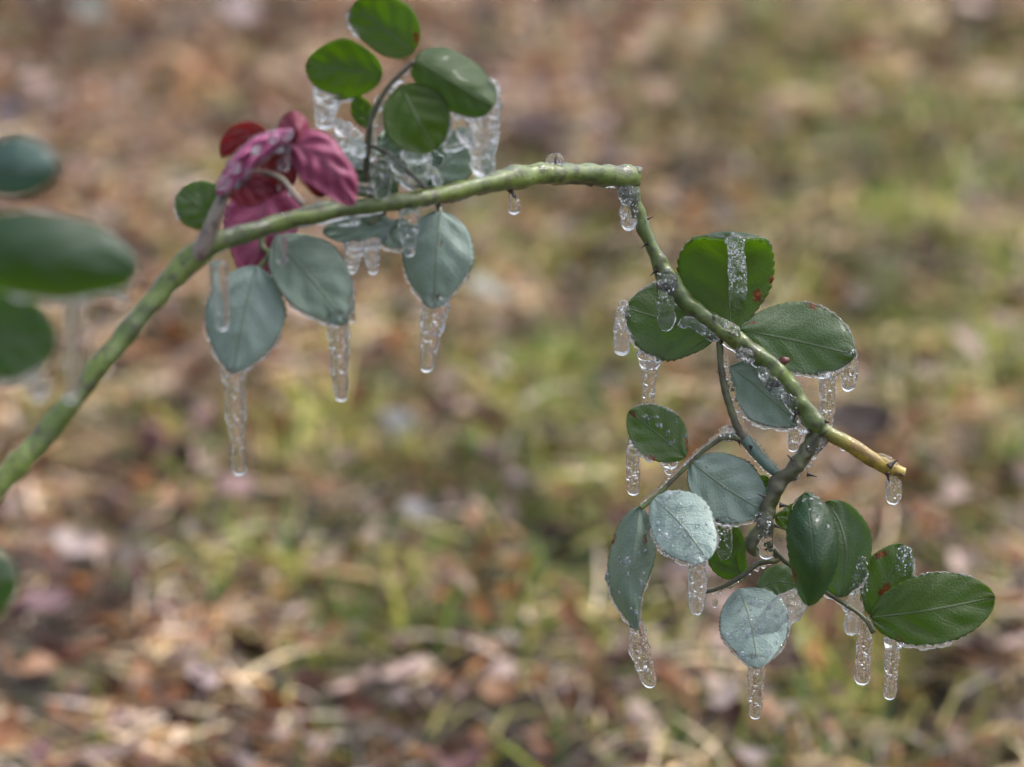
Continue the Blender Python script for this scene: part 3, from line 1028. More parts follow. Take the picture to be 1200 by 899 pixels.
for k_, (pp, ns_) in enumerate([
        ([(794, 382, -2, 6), (808, 378, -4, 7), (822, 386, -6, 6), (842, 400, -6, 5)], 40),
        ([(864, 408, -6, 6), (872, 416, -10, 9), (884, 424, -8, 6)], 50),
        ([(888, 430, -6, 7), (902, 446, -8, 9), (914, 460, -8, 8), (926, 474, -4, 6)], 90),
        ([(922, 462, -8, 6), (930, 472, -8, 7), (936, 486, -4, 5)], 30),
        ([(944, 530, -2, 6), (956, 522, -2, 9), (970, 512, 0, 5)], 40),
        ([(918, 556, 0, 5), (928, 556, 0, 7), (938, 552, 0, 5)], 24),
        ([(890, 600, -8, 7), (896, 612, -10, 10), (898, 628, -8, 8)], 60),
        ([(1026, 533, 4, 3), (1040, 539, 4, 5), (1054, 547, 6, 3)], 14),
        ([(732, 214, -10, 8), (734, 226, -14, 10), (738, 240, -12, 8)], 40),
        ([(776, 318, -10, 8), (782, 328, -14, 11), (784, 342, -10, 9)], 50),
        ([(848, 380, -2, 4), (858, 386, -8, 8), (866, 392, -6, 5)], 24),
        ([(835, 370, -8, 3), (850, 380, -10, 5), (868, 394, -10, 4)], 20),
        ([(846, 500, 0, 5), (852, 508, -4, 9), (862, 512, -4, 5)], 30),
        ([(640, 192, 0, 4), (651, 186, -2, 7), (662, 193, -2, 3)], 16)]):
    ice_lump(pp, ns_, branch, BASE, d=1.272 if k_ == 13 else D0, seed=k_ + 1)


def stalk(pts, mat=M_STALK, d=D0, seed=0.0, label=None):
    o, v3, r = stem('leaf_stalk', pts, mat, branch, d=d, n=50, lump=0.12, sides=12, seed=seed, lfreq=400)
    if label:
        o['label'] = label
    return o, v3, r


def glaze(st, amt, a=0.03, b_=0.97, off=0.9, seed=0.0, side=0.0, mat=None, org=None):
    return drip_ice(st[1], st[2], a, b_, amt, st[0], BASE if org is None else org, seed, off=off, side=side, mat=mat)


# --- compound leaf on the long hanging twig
sA = stalk([(843, 398, 6, 4.2), (845, 430, 6, 4), (850, 458, 6, 4.4), (858, 484, 6, 4.6), (866, 505, 4, 5.2), (874, 516, 4, 6.5), (876, 520, 4, 6.5)], M_TWIG, seed=1)
sB = stalk([(872, 514, 4, 6.8), (884, 528, 4, 6.6), (898, 544, 4, 6.2), (910, 554, 4, 6.0)], M_BLUE, seed=2, label='waxy blue-green stem segment')
glaze(sA, 1.3, 0.05, .95, off=0.3, seed=2.2, side=1.6)
glaze(sB, 0.8, 0.02, .98, off=-0.6, seed=4.2, side=.6, mat=M_ICE_ROUGH)
glaze(sB, 0.6, 0.02, .98, off=1.0, seed=5.2)
thorn(846, 440, -9, -8, 3, dz=4)
L1 = leaf(sA[0], BASE, [(839, 394, 8), (790, 378, 22), (733, 361, 34)], 47, 47, q=.6, ez=(-10, 14), wax=.12, seed=1, peak=.52, wavy=.02)
L2 = leaf(sA[0], BASE, [(857, 392, 6), (854, 345, 22), (854, 300, 26), (856, 276, 18), (858, 272, 4), (860, 279, -10)], 60, 54, q=.62, peak=.60, ez=(-6, -4), wax=.0, seed=2, perp=(-1, -0.02),
          edrop=10, brown=[(.35, .78, .07), (.5, 1.0, .06)])
L3 = leaf(sA[0], BASE, [(866, 386, 10), (930, 399, 20), (1002, 416, 14)], 47, 38, q=.58, ez=(18, -6), wax=.18, seed=3, brown=[(.10, -.5, .055), (.56, -.95, .06)], peak=.54)
L4 = leaf(sA[0], BASE, [(856, 430, 14), (890, 456, 24), (937, 497, 30)], 40, 33, q=.62, ez=(6, -8), wax=.75, seed=4)
ice_rim(L1, 'l', .45, 1, 3.0, seed=1)
ice_rim(L1, 'r', .42, .98, 3.4, seed=2)
ice_rim(L2, 'tip', .72, .72, 3.2, seed=3, mat=M_ICE_ROUGH)
ice_rim(L3, 'l', .45, 1, 3.0, seed=4)
ice_rim(L3, 'r', .3, 1, 3.0, seed=5)
ice_rim(L4, 'r', .3, 1, 3.4, seed=6)
beads(L2, 14, .8, 2.0, (.75, .95), (-.9, .9), 4)

# --- compound leaf of five to the lower left
sC = stalk([(878, 520, 4, 3), (864, 514, 2, 4), (850, 511, 0, 3.6), (822, 530, -2, 3.0), (798, 553, -4, 2.8), (772, 578, -6, 3.2), (750, 596, -8, 3.4)], seed=3)
glaze(sC, 1.4, .05, .6, off=-1.4, seed=7.7)
glaze(sC, 1.3, .35, .98, off=-1.0, seed=9.1, side=-.8)
L5 = leaf(sC[0], BASE, [(803, 536, -2), (772, 510, 4), (737, 482, 0)], 30, 32, q=.60, ez=(-12, 10), wax=.10, seed=5, brown=[(.97, .0, .14), (.35, -1, .10), (.10, .8, .09)])
L6 = leaf(sC[0], BASE, [(810, 541, -2), (848, 570, 4), (896, 600, 8)], 40, 38, q=.56, ez=(8, -6), wax=.80, seed=6, brown=[(.18, -.2, .03)])
L7 = leaf(sC[0], BASE, [(766, 583, -8), (797, 613, -34), (830, 656, -66)], 38, 37, q=.55, ez=(14, 4), wax=1.0, crinkle=.8, seed=7)
L8 = leaf(sC[0], BASE, [(750, 594, -8), (743, 640, -16), (736, 690, -18), (746, 738, -10)], 25, 27, q=.82, peak=.38, ez=(6, 40), fold=16, wax=.62, seed=8, wavy=.05,
          brown=[(.3, 1.0, .08), (.25, -.5, .06)])
ice_rim(L5, 'l', .3, .8, 3.2, seed=7)
ice_rim(L5, 'r', .4, 1, 2.6, seed=8)
ice_rim(L6, 'r', .35, 1, 3.0, seed=9)
ice_rim(L7, 'r', .2, .98, 2.8, seed=10)
ice_rim(L7, 'l', .6, .98, 2.2, seed=11)
ice_rim(L8, 'l', .5, .98, 2.6, seed=12)
ice_rim(L8, 'r', .5, .98, 3.2, seed=13)
beads(L7, 60, .7, 2.2, seed=2, big=[(.12, -.62, 5), (.45, -.1, 3), (.55, .35, 3), (.7, .2, 3)])
beads(L8, 26, .7, 2.2, (.3, .9), seed=3, big=[(.45, .1, 5), (.6, .9, 6), (.66, .8, 4)])
beads(L6, 10, .8, 1.8, (.2, .9), (-.2, .1), seed=5, big=[(.98, -.1, 3)])
beads(L5, 24, .8, 2.6, (.2, .8), (.1, .9), seed=6)

# --- compound leaf at the lower right
sD = stalk([(898, 640, 10, 3), (912, 656, 6, 3), (890, 660, 2, 3.2), (868, 676, 0, 3), (846, 688, 0, 2.6), (822, 695, 2, 2.4)], M_TWIG, seed=4)
sE = stalk([(898, 634, 10, 4), (916, 654, 6, 3.4), (934, 668, 12, 3), (962, 690, 20, 2.6), (990, 708, 10, 2.6), (1012, 724, 0, 2.6), (1024, 742, -4, 3)], M_TWIG, seed=5)
glaze(sD, 1.5, .25, .95, off=1.0, seed=3.3)
glaze(sE, 1.4, .25, .8, off=1.2, seed=6.3)
L9 = leaf(sD[0], BASE, [(872, 676, 24), (856, 650, 34), (858, 612, 44)], 28, 19, q=.6, ez=(4, -6), wax=.05, seed=9)
L10 = leaf(sD[0], BASE, [(866, 690, 20), (880, 730, -14), (889, 783, -46)], 45, 37, q=.68, ez=(2, 10), wax=1.0, crinkle=.7, seed=10, peak=.46, brown=[(.75, 1.0, .05)])
L11 = leaf(sD[0], BASE, [(888, 690, 20), (912, 682, 26), (945, 688, 30)], 20, 26, q=.6, wax=.25, seed=11, brown=[(.6, .7, .1)])
L16 = leaf(sD[0], BASE, [(908, 606, 34), (924, 606, 40), (938, 590, 44)], 12, 16, q=.6, wax=.05, seed=16)
L17 = leaf(sD[0], BASE, [(902, 566, 26), (893, 566, 30), (884, 580, 34)], 12, 10, q=.6, wax=.05, seed=17)
beads(L10, 70, .8, 2.4, (.1, .95), seed=7, big=[(.45, .25, 5), (.55, -.2, 3), (.6, .1, 2.6)])
ice_rim(L10, 'l', .4, .98, 2.4, seed=14)
ice_rim(L10, 'r', .5, .98, 2.6, seed=15)
L12 = leaf(sE[0], BASE, [(948, 710, -64), (954, 660, -90), (950, 610, -78), (944, 578, -30)], 30, 29, q=.62, peak=.48, ez=(30, 34), wax=.12, top=True, seed=12, brown=[(.22, -.98, .10)])
L13 = leaf(sE[0], BASE, [(985, 700, 24), (992, 650, 20), (984, 612, 34), (968, 588, 56)], 50, 30, q=.55, peak=.5, ez=(8, -10), wax=.22, seed=13)
L14 = leaf(sE[0], BASE, [(1022, 722, 24), (1036, 688, 22), (1050, 660, 24), (1058, 638, 30)], 32, 26, q=.55, ez=(6, -10), wax=.05, seed=14, brown=[(.78, -.75, .12), (.35, .1, .13)])
L15 = leaf(sE[0], BASE, [(1020, 724, -4), (1090, 715, -16), (1166, 700, 0)], 43, 42, q=.52, ez=(12, -6), wax=.02, seed=15, crinkle=2.4, brown=[(.22, .85, .05), (.97, -.1, .03)])
ice_rim(L13, 'l', .02, .5, 3.0, seed=16)
ice_rim(L13, 'r', .05, .3, 4.0, seed=17)
ice_rim(L14, 'r', .5, 1, 3.2, seed=18)
ice_rim(L15, 'r', .18, .62, 3.4, seed=19)
ice_rim(L15, 'l', .35, .95, 2.2, seed=20)
ice_rim(L12, 'tip', .80, .80, 2.6, seed=21, mat=M_ICE_ROUGH)
beads(L12, 18, .6, 1.6, (.6, .98), (-.7, .9), seed=9)

# --- the sheet of ice between the beaded leaflet and the dark one
V3, rr = path3([(884, 738, -24, 5), (898, 732, -20, 15), (918, 716, -10, 19), (936, 702, 0, 14), (952, 692, 6, 4)], D0, 40)
V, F = tube(V3, rr, 18, 0.22, 260, flat=.35, seed=4)
link('ice_sheet', mesh_from('ice_sheet', V - BASE, F, [M_ICE_RIM]), branch)

# --- upper left compound leaf
DU = 1.205
sF = stalk([(438, 236, 30, 4.4), (430, 205, 20, 4.2), (431, 172, 10, 4), (436, 138, 4, 3.6), (452, 106, 0, 3.2), (470, 86, 0, 3), (486, 72, 0, 2.8)], M_TWIG, d=DU, seed=6)
glaze(sF, 1.3, .1, .95, off=0.2, seed=1.3, side=1.5)
A1 = leaf(sF[0], BASE, [(484, 62, 0), (452, 36, 14), (424, 14, 10), (414, 6, -8)], 27, 40, d=DU, q=.5, ez=(-6, -10), wax=.0, seed=21, peak=.45, brown=[(.08, .7, .08)])
A2 = leaf(sF[0], BASE, [(448, 88, 2), (404, 82, 14), (358, 78, 0)], 34, 35, d=DU, q=.52, ez=(10, -12), wax=.0, seed=22)
A3 = leaf(sF[0], BASE, [(486, 70, 0), (530, 96, -14), (577, 126, -4)], 33, 31, d=DU, q=.34, ez=(24, 8), fold=12, wax=.10, seed=23)
A4 = leaf(sF[0], BASE, [(470, 100, -2), (488, 138, -14), (510, 176, -6)], 40, 40, d=DU, q=.50, ez=(8, -8), wax=.0, seed=24)
A5 = leaf(sF[0], BASE, [(432, 150, 20), (424, 132, 26), (416, 112, 26)], 12, 14, d=DU, q=.6, wax=.0, seed=25)
A14 = leaf(sF[0], BASE, [(436, 176, 26), (458, 166, 30), (482, 150, 30)], 16, 20, d=DU + .01, q=.6, wax=.8, seed=34, crinkle=3)
A15 = leaf(sF[0], BASE, [(440, 200, 30), (470, 196, 26), (512, 214, 30)], 14, 20, d=DU + .012, q=.6, wax=.6, seed=35, crinkle=3)
A16 = leaf(sF[0], BASE, [(434, 190, 20), (416, 186, 22), (398, 168, 24)], 12, 16, d=DU + .012, q=.6, wax=.9, seed=36, crinkle=3)
ice_rim(A1, 'l', .6, 1, 3.5, seed=22)
ice_rim(A2, 'l', .3, .9, 3.0, seed=23)
ice_rim(A3, 'r', .6, 1, 4.0, seed=24)
ice_rim(A4, 'l', .7, 1, 3.0, seed=25)

A17 = leaf(sF[0], BASE, [(470, 176, 34), (492, 184, 36), (520, 186, 34)], 12, 15, d=DU + .014, q=.6, wax=.9, seed=37, crinkle=3)
A18 = leaf(sF[0], BASE, [(444, 222, 34), (424, 204, 32), (404, 196, 30)], 14, 15, d=DU + .012, q=.6, wax=.5, seed=38, crinkle=3)
for k_, (x0, y0, x1, y1, r_) in enumerate([(452, 182, 474, 206, 8), (462, 204, 486, 222, 7), (500, 196, 516, 218, 7), (536, 150, 552, 172, 9), (392, 142, 408, 160, 9), (408, 164, 428, 184, 9),
                                           (440, 112, 444, 130, 5), (462, 92, 456, 108, 4), (470, 140, 480, 168, 5), (520, 176, 544, 170, 5), (414, 216, 440, 224, 6), (396, 262, 424, 258, 6)]):
    ice_lump([(x0, y0, 10, r_ * .6), ((x0 + x1) / 2 + 2, (y0 + y1) / 2, 4, r_), (x1, y1, 10, r_ * .6)], 14, sF[0], BASE, d=DU, seed=80 + k_)
stem_s = stem('leaf_stalk', [(434, 170, 12, 2.4), (458, 182, 8, 2.2), (484, 206, 6, 2.2), (500, 222, 8, 2.6)], M_TWIG, branch, d=DU, n=30, lump=.1, sides=10, seed=6)
# --- leaf in front of and below the cane, in the middle
sG = stalk([(500, 228, 40, 4), (512, 236, 24, 4), (516, 250, 10, 3.6)], M_STALK, d=1.225, seed=7)
A6 = leaf(sG[0], BASE, [(492, 216, 40), (522, 192, 44), (560, 160, 40)], 34, 30, d=1.225, q=.6, ez=(-20, 20), fold=10, wax=.85, seed=26)
A11 = leaf(sG[0], BASE, [(516, 248, 8), (512, 300, -6), (508, 360, 6)], 42, 41, d=1.225, q=.66, peak=.42, ez=(8, 20), wax=.82, seed=31, crinkle=1.6, brown=[(.9, -.25, .05), (.35, -.1, .03)])
ice_rim(A11, 'l', .6, .99, 2.6, seed=26)
ice_rim(A11, 'r', .55, .99, 3.4, seed=27)
sH = stalk([(452, 236, 30, 4), (448, 252, 26, 3.6), (432, 262, 20, 3.2)], M_STALK, d=1.21, seed=8)
A7 = leaf(sH[0], BASE, [(466, 226, 40), (440, 210, 44), (398, 214, 40)], 22, 18, d=1.21, q=.6, wax=.35, seed=27)
A12 = leaf(sH[0], BASE, [(462, 262, 22), (426, 270, 26), (378, 272, 20)], 16, 22, d=1.21, q=.6, wax=.75, seed=32)
A13 = leaf(sH[0], BASE, [(446, 262, 30), (462, 272, 32), (486, 268, 30)], 16, 20, d=1.21, q=.6, wax=.7, seed=33)
ice_rim(A13, 'r', .2, .8, 3.5, seed=28)
ice_rim(A12, 'l', .1, .7, 4, seed=29)

# --- lower left pair and the green one left of the stub
DW = 1.203
sI = stalk([(306, 268, 26, 4), (308, 290, 20, 4), (316, 298, 14, 3.6), (300, 318, 8, 3.2)], M_STALK, d=DW, seed=9)
A9 = leaf(sI[0], BASE, [(300, 312, 4), (286, 372, -8), (272, 438, 0)], 47, 46, d=DW, q=.70, peak=.44, ez=(10, 14), wax=.85, seed=29, crinkle=1.5)
A10 = leaf(sI[0], BASE, [(322, 280, 6), (364, 326, -2), (406, 378, 8)], 45, 38, d=DW, q=.66, peak=.46, ez=(14, -8), wax=.62, seed=30, crinkle=1.4)
sJ = stalk([(236, 292, 10, 4), (240, 276, 14, 3.6), (246, 262, 18, 3.2)], M_STALK, d=1.185, seed=10)
A8 = leaf(sJ[0], BASE, [(256, 262, 20), (234, 242, 16), (212, 222, 30)], 28, 32, d=1.185, q=.5, wax=.1, seed=28)
ice_rim(A9, 'r', .5, .99, 3.2, seed=30)
ice_rim(A9, 'l', .5, .99, 2.6, seed=31)
ice_rim(A10, 'r', .5, .99, 3.0, seed=32)
ice_rim(A10, 'l', .7, .99, 3.6, seed=33)
ice_rim(A8, 'l', .6, 1, 3, seed=34)

# --- purple-red young leaves on the stub
DR = 1.175
sK = stalk([(262, 230, 2, 5.5), (274, 214, 6, 4.5), (300, 202, 14, 3.4), (328, 208, 4, 3.2), (345, 228, -4, 3.4), (356, 240, -6, 4)], M_MAUVE, d=DR, seed=11)
glaze(sK, 1.1, .05, .95, off=.5, seed=11.3)
R_A = leaf(sK[0], BASE, [(314, 196, 16), (308, 250, 8), (292, 342, 4)], 42, 42, d=1.208, q=.8, peak=.40, ez=(10, 14), wax=.7, red=True, seed=41, wavy=.10, crinkle=4, label='purple-red young leaflet hanging behind the cane')
R_B = leaf(sK[0], BASE, [(338, 168, 10), (378, 186, -4), (415, 240, 0)], 27, 34, d=DR, q=.66, peak=.42, ez=(10, -6), fold=8, wax=.55, red=True, seed=42, crinkle=4, wavy=.08, label='mauve pink young leaflet bent over the cane')
R_C = leaf(sK[0], BASE, [(352, 196, 8), (346, 160, 4), (342, 130, 16)], 20, 20, d=DR, q=.5, ez=(24, 24), wax=.25, red=True, seed=43, label='rolled crimson young leaflet at the top')
R_D = leaf(sK[0], BASE, [(322, 170, 18), (286, 160, 14), (260, 184, 16)], 11, 18, d=DR, q=.62, wax=.0, red=True, seed=44, label='dark red-brown young leaflet at the left')
R_E = leaf(sK[0], BASE, [(344, 152, -4), (296, 178, -14), (254, 228, -4)], 15, 12, d=DR, q=.5, ez=(8, 14), wax=1.3, red=True, seed=45, crinkle=5, label='ice-coated pale mauve young leaflet folded across the others')
R_G = leaf(sK[0], BASE, [(268, 200, 10), (284, 214, 6), (322, 222, 10)], 16, 26, d=DR, q=.55, wax=.1, red=True, seed=47, crinkle=2, label='dark folded young leaflet in the middle of the cluster')
R_H = leaf(sK[0], BASE, [(350, 176, 12), (372, 200, 4), (378, 232, 8)], 18, 22, d=DR + .006, q=.6, wax=.05, red=True, seed=48, crinkle=5, label='dark red young leaflet under the mauve one')
R_F = leaf(sK[0], BASE, [(300, 168, 20), (316, 196, 18), (346, 214, 14)], 30, 30, d=DR, q=.55, wax=.0, red=True, seed=46, crinkle=2, label='dark crimson inner young leaflet')
beads(R_E, 10, 1.2, 3.4, seed=12)
beads(R_F, 6, 2, 4.5, seed=13, big=[(.6, -.3, 6)])
ice_rim(R_E, 'l', .1, .9, 4, seed=35)
ice_rim(R_E, 'r', .1, .9, 4, seed=36)
V3, rr = path3([(336, 170, -10, 5), (335, 182, -12, 4.5), (333, 192, -14, 6.5), (334, 200, -14, 3)], DR, 16)
V, F = tube(V3, rr, 12, .1, 300)
for k_, (x, y, r_) in enumerate([(276, 196, 6), (262, 214, 7), (300, 176, 5), (322, 160, 6), (338, 158, 5)]):
    ice_lump([(x - r_, y + r_, -18, r_ * .6), (x, y, -22, r_), (x + r_, y - r_ * .7, -18, r_ * .5)], 8, sK[0], BASE, d=DR, seed=60 + k_)
link('ice_drip', mesh_from('ice_drip', V - BASE, F, [M_DROP]), sK[0])

# ------------------------------------------------------------------ the nearer shoot at the left edge
DN = 0.965
NB_ = np.array([-0.30, 0.86, 0.0])
shoot = empty('rose_shoot', NB_)
tag(shoot, 'blurred dark green rose leaves at the left edge, nearest the camera', 'rose shoot')
st_pts = [NB_ + (0, 0, -.02), NB_ + (0.03, 0.03, 0.2), P(-190, 620, DN), P(-110, 330, DN), P(-70, 190, DN), P(-60, 90, DN)]
cpn = crom(st_pts, 90)
V, F = tube(cpn, np.linspace(.006, .0026, 90), 14, .12, 150)
nst = link('stem', mesh_from('stem', V - NB_, F, [M_CANE]), shoot)


def nstalk(pts, d=DN):
    V3, r = path3(pts, d, 24)
    V, F = tube(V3, r, 10, .1, 300)
    return link('leaf_stalk', mesh_from('leaf_stalk', V - NB_, F, [M_STALK]), shoot)


k1 = nstalk([(-80, 230, 0, 4), (-50, 212, 0, 4), (-26, 206, 0, 3.5)])
N1 = leaf(k1, NB_, [(-36, 206, 4), (16, 196, -8), (68, 196, 10)], 36, 36, d=DN, q=.5, wax=.7, top=True, seed=51, ez=(10, 16))
k2 = nstalk([(-110, 300, 0, 5), (-80, 292, 0, 4.5), (-58, 290, 0, 4)])
N2 = leaf(k2, NB_, [(-70, 292, 10), (40, 297, -10), (162, 316, 14)], 49, 50, d=DN - .01, q=.44, wax=.15, top=True, seed=52, ez=(30, 40), crinkle=3)
k3 = nstalk([(-110, 390, 0, 5), (-80, 388, 0, 4.5), (-50, 390, 0, 4)])
N3 = leaf(k3, NB_, [(-60, 392, 20), (4, 396, 14), (66, 402, 26)], 56, 50, d=DN + .01, q=.48, wax=.1, top=True, seed=53)
k4 = nstalk([(-160, 640, 0, 5), (-110, 660, 0, 4.5), (-80, 676, 0, 4)])
N4 = leaf(k4, NB_, [(-90, 678, 0), (-40, 682, -10), (22, 680, 10)], 48, 50, d=DN, q=.5, wax=.0, top=True, seed=54, ez=(20, 20))
ice_rim(N2, 'r', .3, .95, 4, parent=k2, seed=41)
ice_rim(N3, 'r', .3, .95, 5, parent=k3, seed=42)


# ------------------------------------------------------------------ icicles
def icicle(bx, by, tx, ty, wd, label, d=D0, dz=0.0, rough=False, bub=30, bend=0.0, bt=(0.05, 0.8), seed=0, flat=0.9, brad=1.35):
    """hangs plumb from pixel (bx,by) at depth d to pixel row ty; wd = [(t, width px)...]"""
    dd = d + dz * K * d
    b0 = P(bx, by, dd)
    ln = hangs(bx, by, dd, ty)
    n = 44
    t = np.linspace(0, 1, n) ** 0.93
    wpx = np.interp(t, [a for a, _ in wd], [b_ for _, b_ in wd])
    px = K * dd
    r = wpx * 0.5 * px
    rip = np.array([1 + 0.04 * math.sin(a * ln / px * (0.22 + 0.03 * (seed % 5)) + seed) + 0.10 * vnoise(a * ln / px * .12 + seed, seed, 3) for a in t])
    r = r * rip
    end = r[-1]
    tail = (1 - t) * ln
    r = np.where(tail < end, np.sqrt(np.clip(1 - ((end - tail) / end) ** 2, 0.004, 1)) * r, r)
    head = t * ln
    r = r * np.clip(0.45 + head / (4 * px), 0, 1)
    pts = b0[None] + np.stack([(tx - bx) * px * t + bend * px * np.sin(np.pi * t), np.zeros(n), -ln * t], 1)
    pts[:, 0] += np.array([vnoise(a * 3 + seed, seed, 7) for a in t]) * 1.2 * px
    V, F = tube(pts, r, 22, 0.18 if rough else 0.12, 340 if rough else 210, flat=flat, seed=seed * 1.7)
    o = link('icicle', mesh_from('icicle', V - b0, F, [M_ICE_ROUGH if rough else M_ICE]))
    o.location = b0
    tag(o, label, 'icicle', 'icicles hanging from the rose branch')
    if bub:
        g = np.random.default_rng(100 + int(seed * 7))
        it = []
        for _ in range(int(bub * 0.4)):
            k = g.uniform(*bt)
            c = np.array([np.interp(k, t, pts[:, j]) for j in range(3)])
            rr = np.interp(k, t, r) * 0.74 * math.sqrt(g.uniform())
            a = g.uniform(0, 6.28)
            c = c + RIGHT * rr * math.cos(a) + np.array([0, 1.0, 0]) * rr * math.sin(a) * flat * .9
            rb = px * brad * (0.45 + 1.1 * g.uniform() ** 2.2)
            it.append((c - b0, (rb, rb, rb * g.uniform(.9, 1.8)), None))
        ng = len(it)
        for _ in range(int(bub * (2.4 if rough else 1.3))):
            k = bt[0] + (bt[1] - bt[0]) * g.uniform() ** 1.15
            c = np.array([np.interp(k, t, pts[:, j]) for j in range(3)])
            rr = np.interp(k, t, r) * (1.0 if g.uniform() < 0.45 else 0.9 * math.sqrt(g.uniform()))
            a = g.uniform(0, 6.28)
            c = c + RIGHT * rr * math.cos(a) + np.array([0, 1.0, 0]) * rr * math.sin(a) * flat * .9
            rb = px * (0.30 + 0.75 * g.uniform() ** 3) * (brad / 1.35)
            it.append((c - b0, (rb, rb, rb * g.uniform(.8, 2.2)), None))
        bv, bf = balls(it)
        bo = link('air_bubbles', mesh_from('air_bubbles', bv, bf, [M_BUBBLE, M_SPECK], True, [0] * (ng * len(ICO_F)) + [1] * ((len(it) - ng) * len(ICO_F))), o)
        bo['kind'] = 'stuff'
    return o


# right-hand group (sharp)
icicle(737, 222, 738, 271, [(0, 26), (.3, 22), (.8, 19), (1, 15)], 'short dark icicle under the sharp bend of the cane', dz=-16, rough=True, bub=30, seed=1)
icicle(731, 352, 729, 417, [(0, 9), (.25, 17), (.6, 20), (.85, 19), (1, 14)], 'rounded icicle on the left tip of the roundish leaflet', dz=26, rough=True, bub=50, seed=2, bt=(.1, .6))
icicle(781, 322, 781, 388, [(0, 24), (.3, 21), (.7, 22), (1, 19)], 'thick clear icicle on the cane in front of the roundish leaflet', dz=-14, bub=30, seed=3, bt=(0, .55))
icicle(762, 414, 760, 480, [(0, 40), (.12, 26), (.3, 19), (.7, 15), (1, 14)], 'flared icicle between the roundish leaflet and the small browned leaflet', dz=16, bub=36, seed=4)
icicle(860, 276, 867, 368, [(0, 24), (.15, 19), (.5, 22), (.8, 19), (1, 15)], 'long frosty icicle in front of the uppermost leaflet on the bent cane', dz=-12, rough=True, bub=120, seed=5, bt=(.05, .72), bend=2, brad=1.6)
icicle(996, 408, 996, 459, [(0, 14), (.3, 19), (.8, 19), (1, 15)], 'short bubbly icicle at the tip of the leaflet right of the cane', dz=14, bub=50, seed=6)
icicle(970, 434, 972, 502, [(0, 30), (.15, 20), (.6, 18), (1, 14)], 'bubbly icicle below the right leaflet, ending behind the cane', dz=12, bub=60, seed=7)
icicle(936, 484, 930, 530, [(0, 26), (.3, 21), (.7, 15), (1, 9)], 'cloudy icicle in the fork between cane and lower cane', dz=26, bub=46, seed=8)
icicle(741, 512, 744, 581, [(0, 10), (.2, 16), (.6, 17), (1, 14)], 'icicle left of the small browned leaflet, tipped just above the long leaflet', dz=2, bub=46, seed=9)
icicle(1047, 556, 1049, 592, [(0, 14), (.3, 19), (.7, 18), (1, 13)], 'small clear drop of ice under the yellow cane tip', dz=4, bub=10, seed=10)
icicle(849, 604, 850, 656, [(0, 24), (.2, 19), (.7, 18), (1, 15)], 'clear icicle under the grey green oval leaflet left of the lower cane', dz=4, bub=30, seed=11)
icicle(897, 608, 898, 656, [(0, 20), (.3, 19), (.8, 19), (1, 15)], 'clear icicle at the lower end of the lower cane', dz=-14, bub=34, seed=12)
icicle(817, 650, 818, 721, [(0, 26), (.15, 19), (.5, 22), (.85, 17), (1, 11)], 'icicle at the tip of the pale beaded leaflet', dz=-64, bub=50, seed=13, rough=True)
icicle(745, 728, 765, 806, [(0, 16), (.2, 20), (.45, 26), (.8, 20), (1, 15)], 'curved icicle at the tip of the long twisted leaflet', dz=-10, bub=60, seed=14, bend=-3)
icicle(887, 768, 887, 843, [(0, 30), (.15, 22), (.5, 20), (.8, 17), (1, 14)], 'lowest icicle, at the tip of the leaflet covered in droplets', dz=-40, bub=50, seed=15)
icicle(1011, 652, 1000, 745, [(0, 10), (.2, 18), (.5, 23), (.8, 19), (1, 14)], 'long bubbly icicle right of the dark leaf, off the leaflet behind it', dz=6, bub=45, seed=16, rough=True)
icicle(1014, 724, 1013, 803, [(0, 20), (.2, 19), (.7, 17), (.9, 19), (1, 15)], 'straight icicle below the stalk, left of the broad right leaflet', dz=2, bub=40, seed=17)
icicle(1048, 748, 1045, 820, [(0, 30), (.12, 19), (.5, 15), (.85, 16), (1, 13)], 'slim icicle under the broad right leaflet', dz=-6, bub=40, seed=18)
icicle(1041, 748, 1041, 787, [(0, 10), (.5, 7), (1, 6)], 'thin icy drip beside the slim icicle under the broad right leaflet', dz=-10, bub=0, seed=19)
icicle(1061, 640, 1062, 691, [(0, 12), (.3, 23), (.6, 21), (1, 13)], 'frosty icicle in front of the browned leaflet at right', dz=14, rough=True, bub=30, seed=20, bt=(.05, .6))
icicle(784, 540, 785, 557, [(0, 22), (.5, 14), (1, 8)], 'small nub of ice under the small browned leaflet', dz=4, bub=6, seed=21)
icicle(838, 702, 838, 712, [(0, 8), (1, 6)], 'tiny ice drop on the stalk left of the beaded leaflet', dz=4, bub=0, seed=22)

# left-hand group (softer)
icicle(273, 430, 277, 558, [(0, 28), (.15, 26), (.45, 24), (.65, 17), (.9, 18), (1, 14)], 'longest icicle, at the tip of the lowest left leaflet', d=DW, bub=60, seed=31)
icicle(396, 366, 398, 471, [(0, 26), (.2, 25), (.6, 22), (1, 16)], 'straight icicle at the tip of the leaflet right of the red leaves', d=DW, bub=50, seed=32)
icicle(512, 345, 498, 437, [(0, 34), (.15, 32), (.5, 25), (.8, 18), (1, 15)], 'slanting icicle at the tip of the hanging veined leaflet', d=1.225, bub=50, seed=33)
icicle(571, 92, 563, 208, [(0, 24), (.25, 38), (.6, 36), (1, 24)], 'thick white icicle at the tip of the folded upper leaflet', d=DU + .005, rough=True, bub=110, seed=34, bt=(.05, .9), brad=1.6)
icicle(257, 306, 258, 388, [(0, 22), (.4, 22), (.8, 19), (1, 15)], 'smooth icicle below the cane fork in front of a leaflet', d=1.165, bub=20, seed=35)
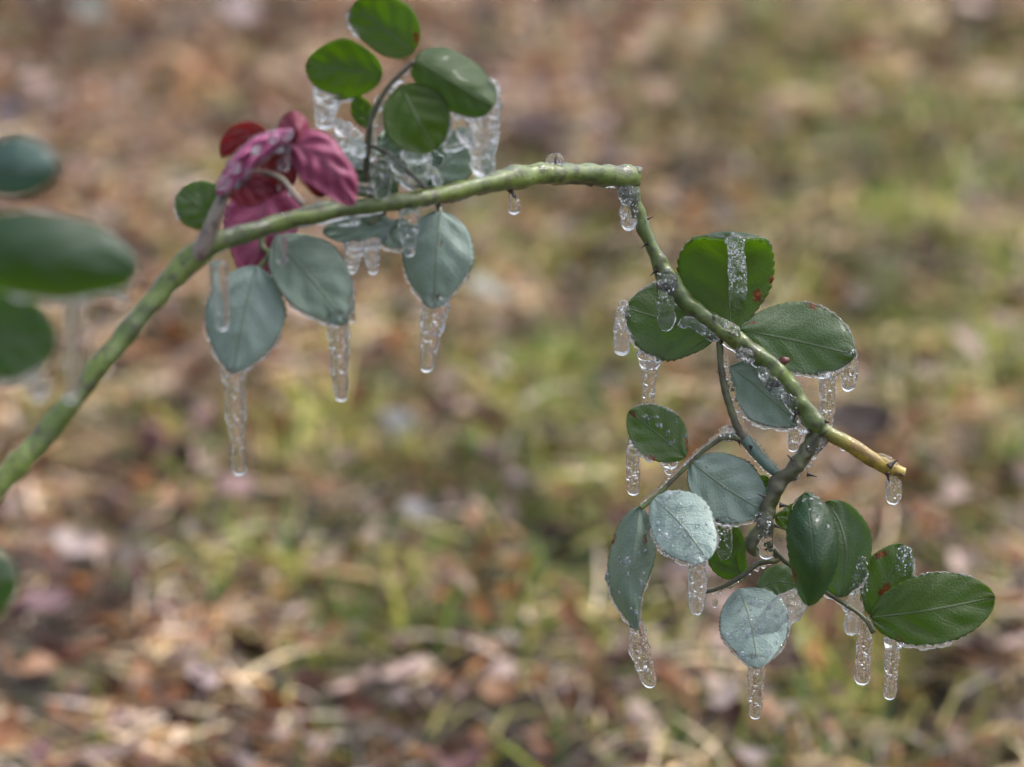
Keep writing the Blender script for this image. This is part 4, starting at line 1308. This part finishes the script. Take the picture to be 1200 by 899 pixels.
icicle(329, 276, 329, 309, [(0, 16), (.5, 14), (1, 12)], 'small round drop of ice under the cane beside the pink leaflet', d=1.18, bub=4, seed=36)
icicle(416, 282, 412, 321, [(0, 26), (.5, 20), (1, 9)], 'jagged ice chunk below the cane, left of its twin', d=1.215, rough=True, bub=20, seed=37)
icicle(434, 280, 437, 322, [(0, 24), (.5, 17), (1, 11)], 'jagged ice chunk below the cane, right of its twin', d=1.212, rough=True, bub=20, seed=38)
icicle(480, 246, 478, 301, [(0, 26), (.4, 24), (.75, 15), (1, 12)], 'icicle below the cane beside the hanging veined leaflet', d=1.21, bub=26, seed=39)
icicle(448, 186, 447, 233, [(0, 14), (.4, 22), (1, 18)], 'clear icicle above the cane below the upper leaf stalk', d=DU, bub=20, seed=40)
icicle(384, 106, 378, 152, [(0, 40), (.3, 30), (1, 18)], 'glassy lump of ice under the leftmost upper leaflet', d=DU + .006, rough=True, bub=30, seed=41)
icicle(400, 146, 424, 198, [(0, 24), (.4, 36), (.8, 22), (1, 14)], 'bluish slanting slab of ice right of the red leaves', d=DU + .01, rough=True, bub=20, seed=42)
icicle(486, 172, 496, 216, [(0, 36), (.5, 30), (1, 20)], 'crumpled lump of ice below the round upper leaflet', d=DU + .012, rough=True, bub=40, seed=43)
icicle(602, 226, 603, 252, [(0, 8), (.5, 14), (1, 12)], 'tiny drop of ice on the thorn under the cane', d=1.256, bub=4, seed=44)
icicle(412, 350, 412, 378, [(0, 6), (.6, 8), (1, 8)], 'slim drip at the right edge of the leaflet beside the red leaves', d=DW, bub=0, seed=45)
# nearest (very soft)
icicle(88, 346, 77, 470, [(0, 34), (.2, 26), (.6, 20), (1, 17)], 'blurred grey icicle under the big dark leaf at left', d=DN + .02, bub=20, seed=51)
icicle(142, 334, 142, 356, [(0, 16), (.6, 17), (1, 13)], 'blurred round ice drop at the end of the big dark leaf', d=DN + .01, bub=0, seed=52)
icicle(44, 446, 46, 470, [(0, 30), (.6, 20), (1, 14)], 'blurred ice drop under the green leaf at the left edge', d=DN + .015, bub=0, seed=53)
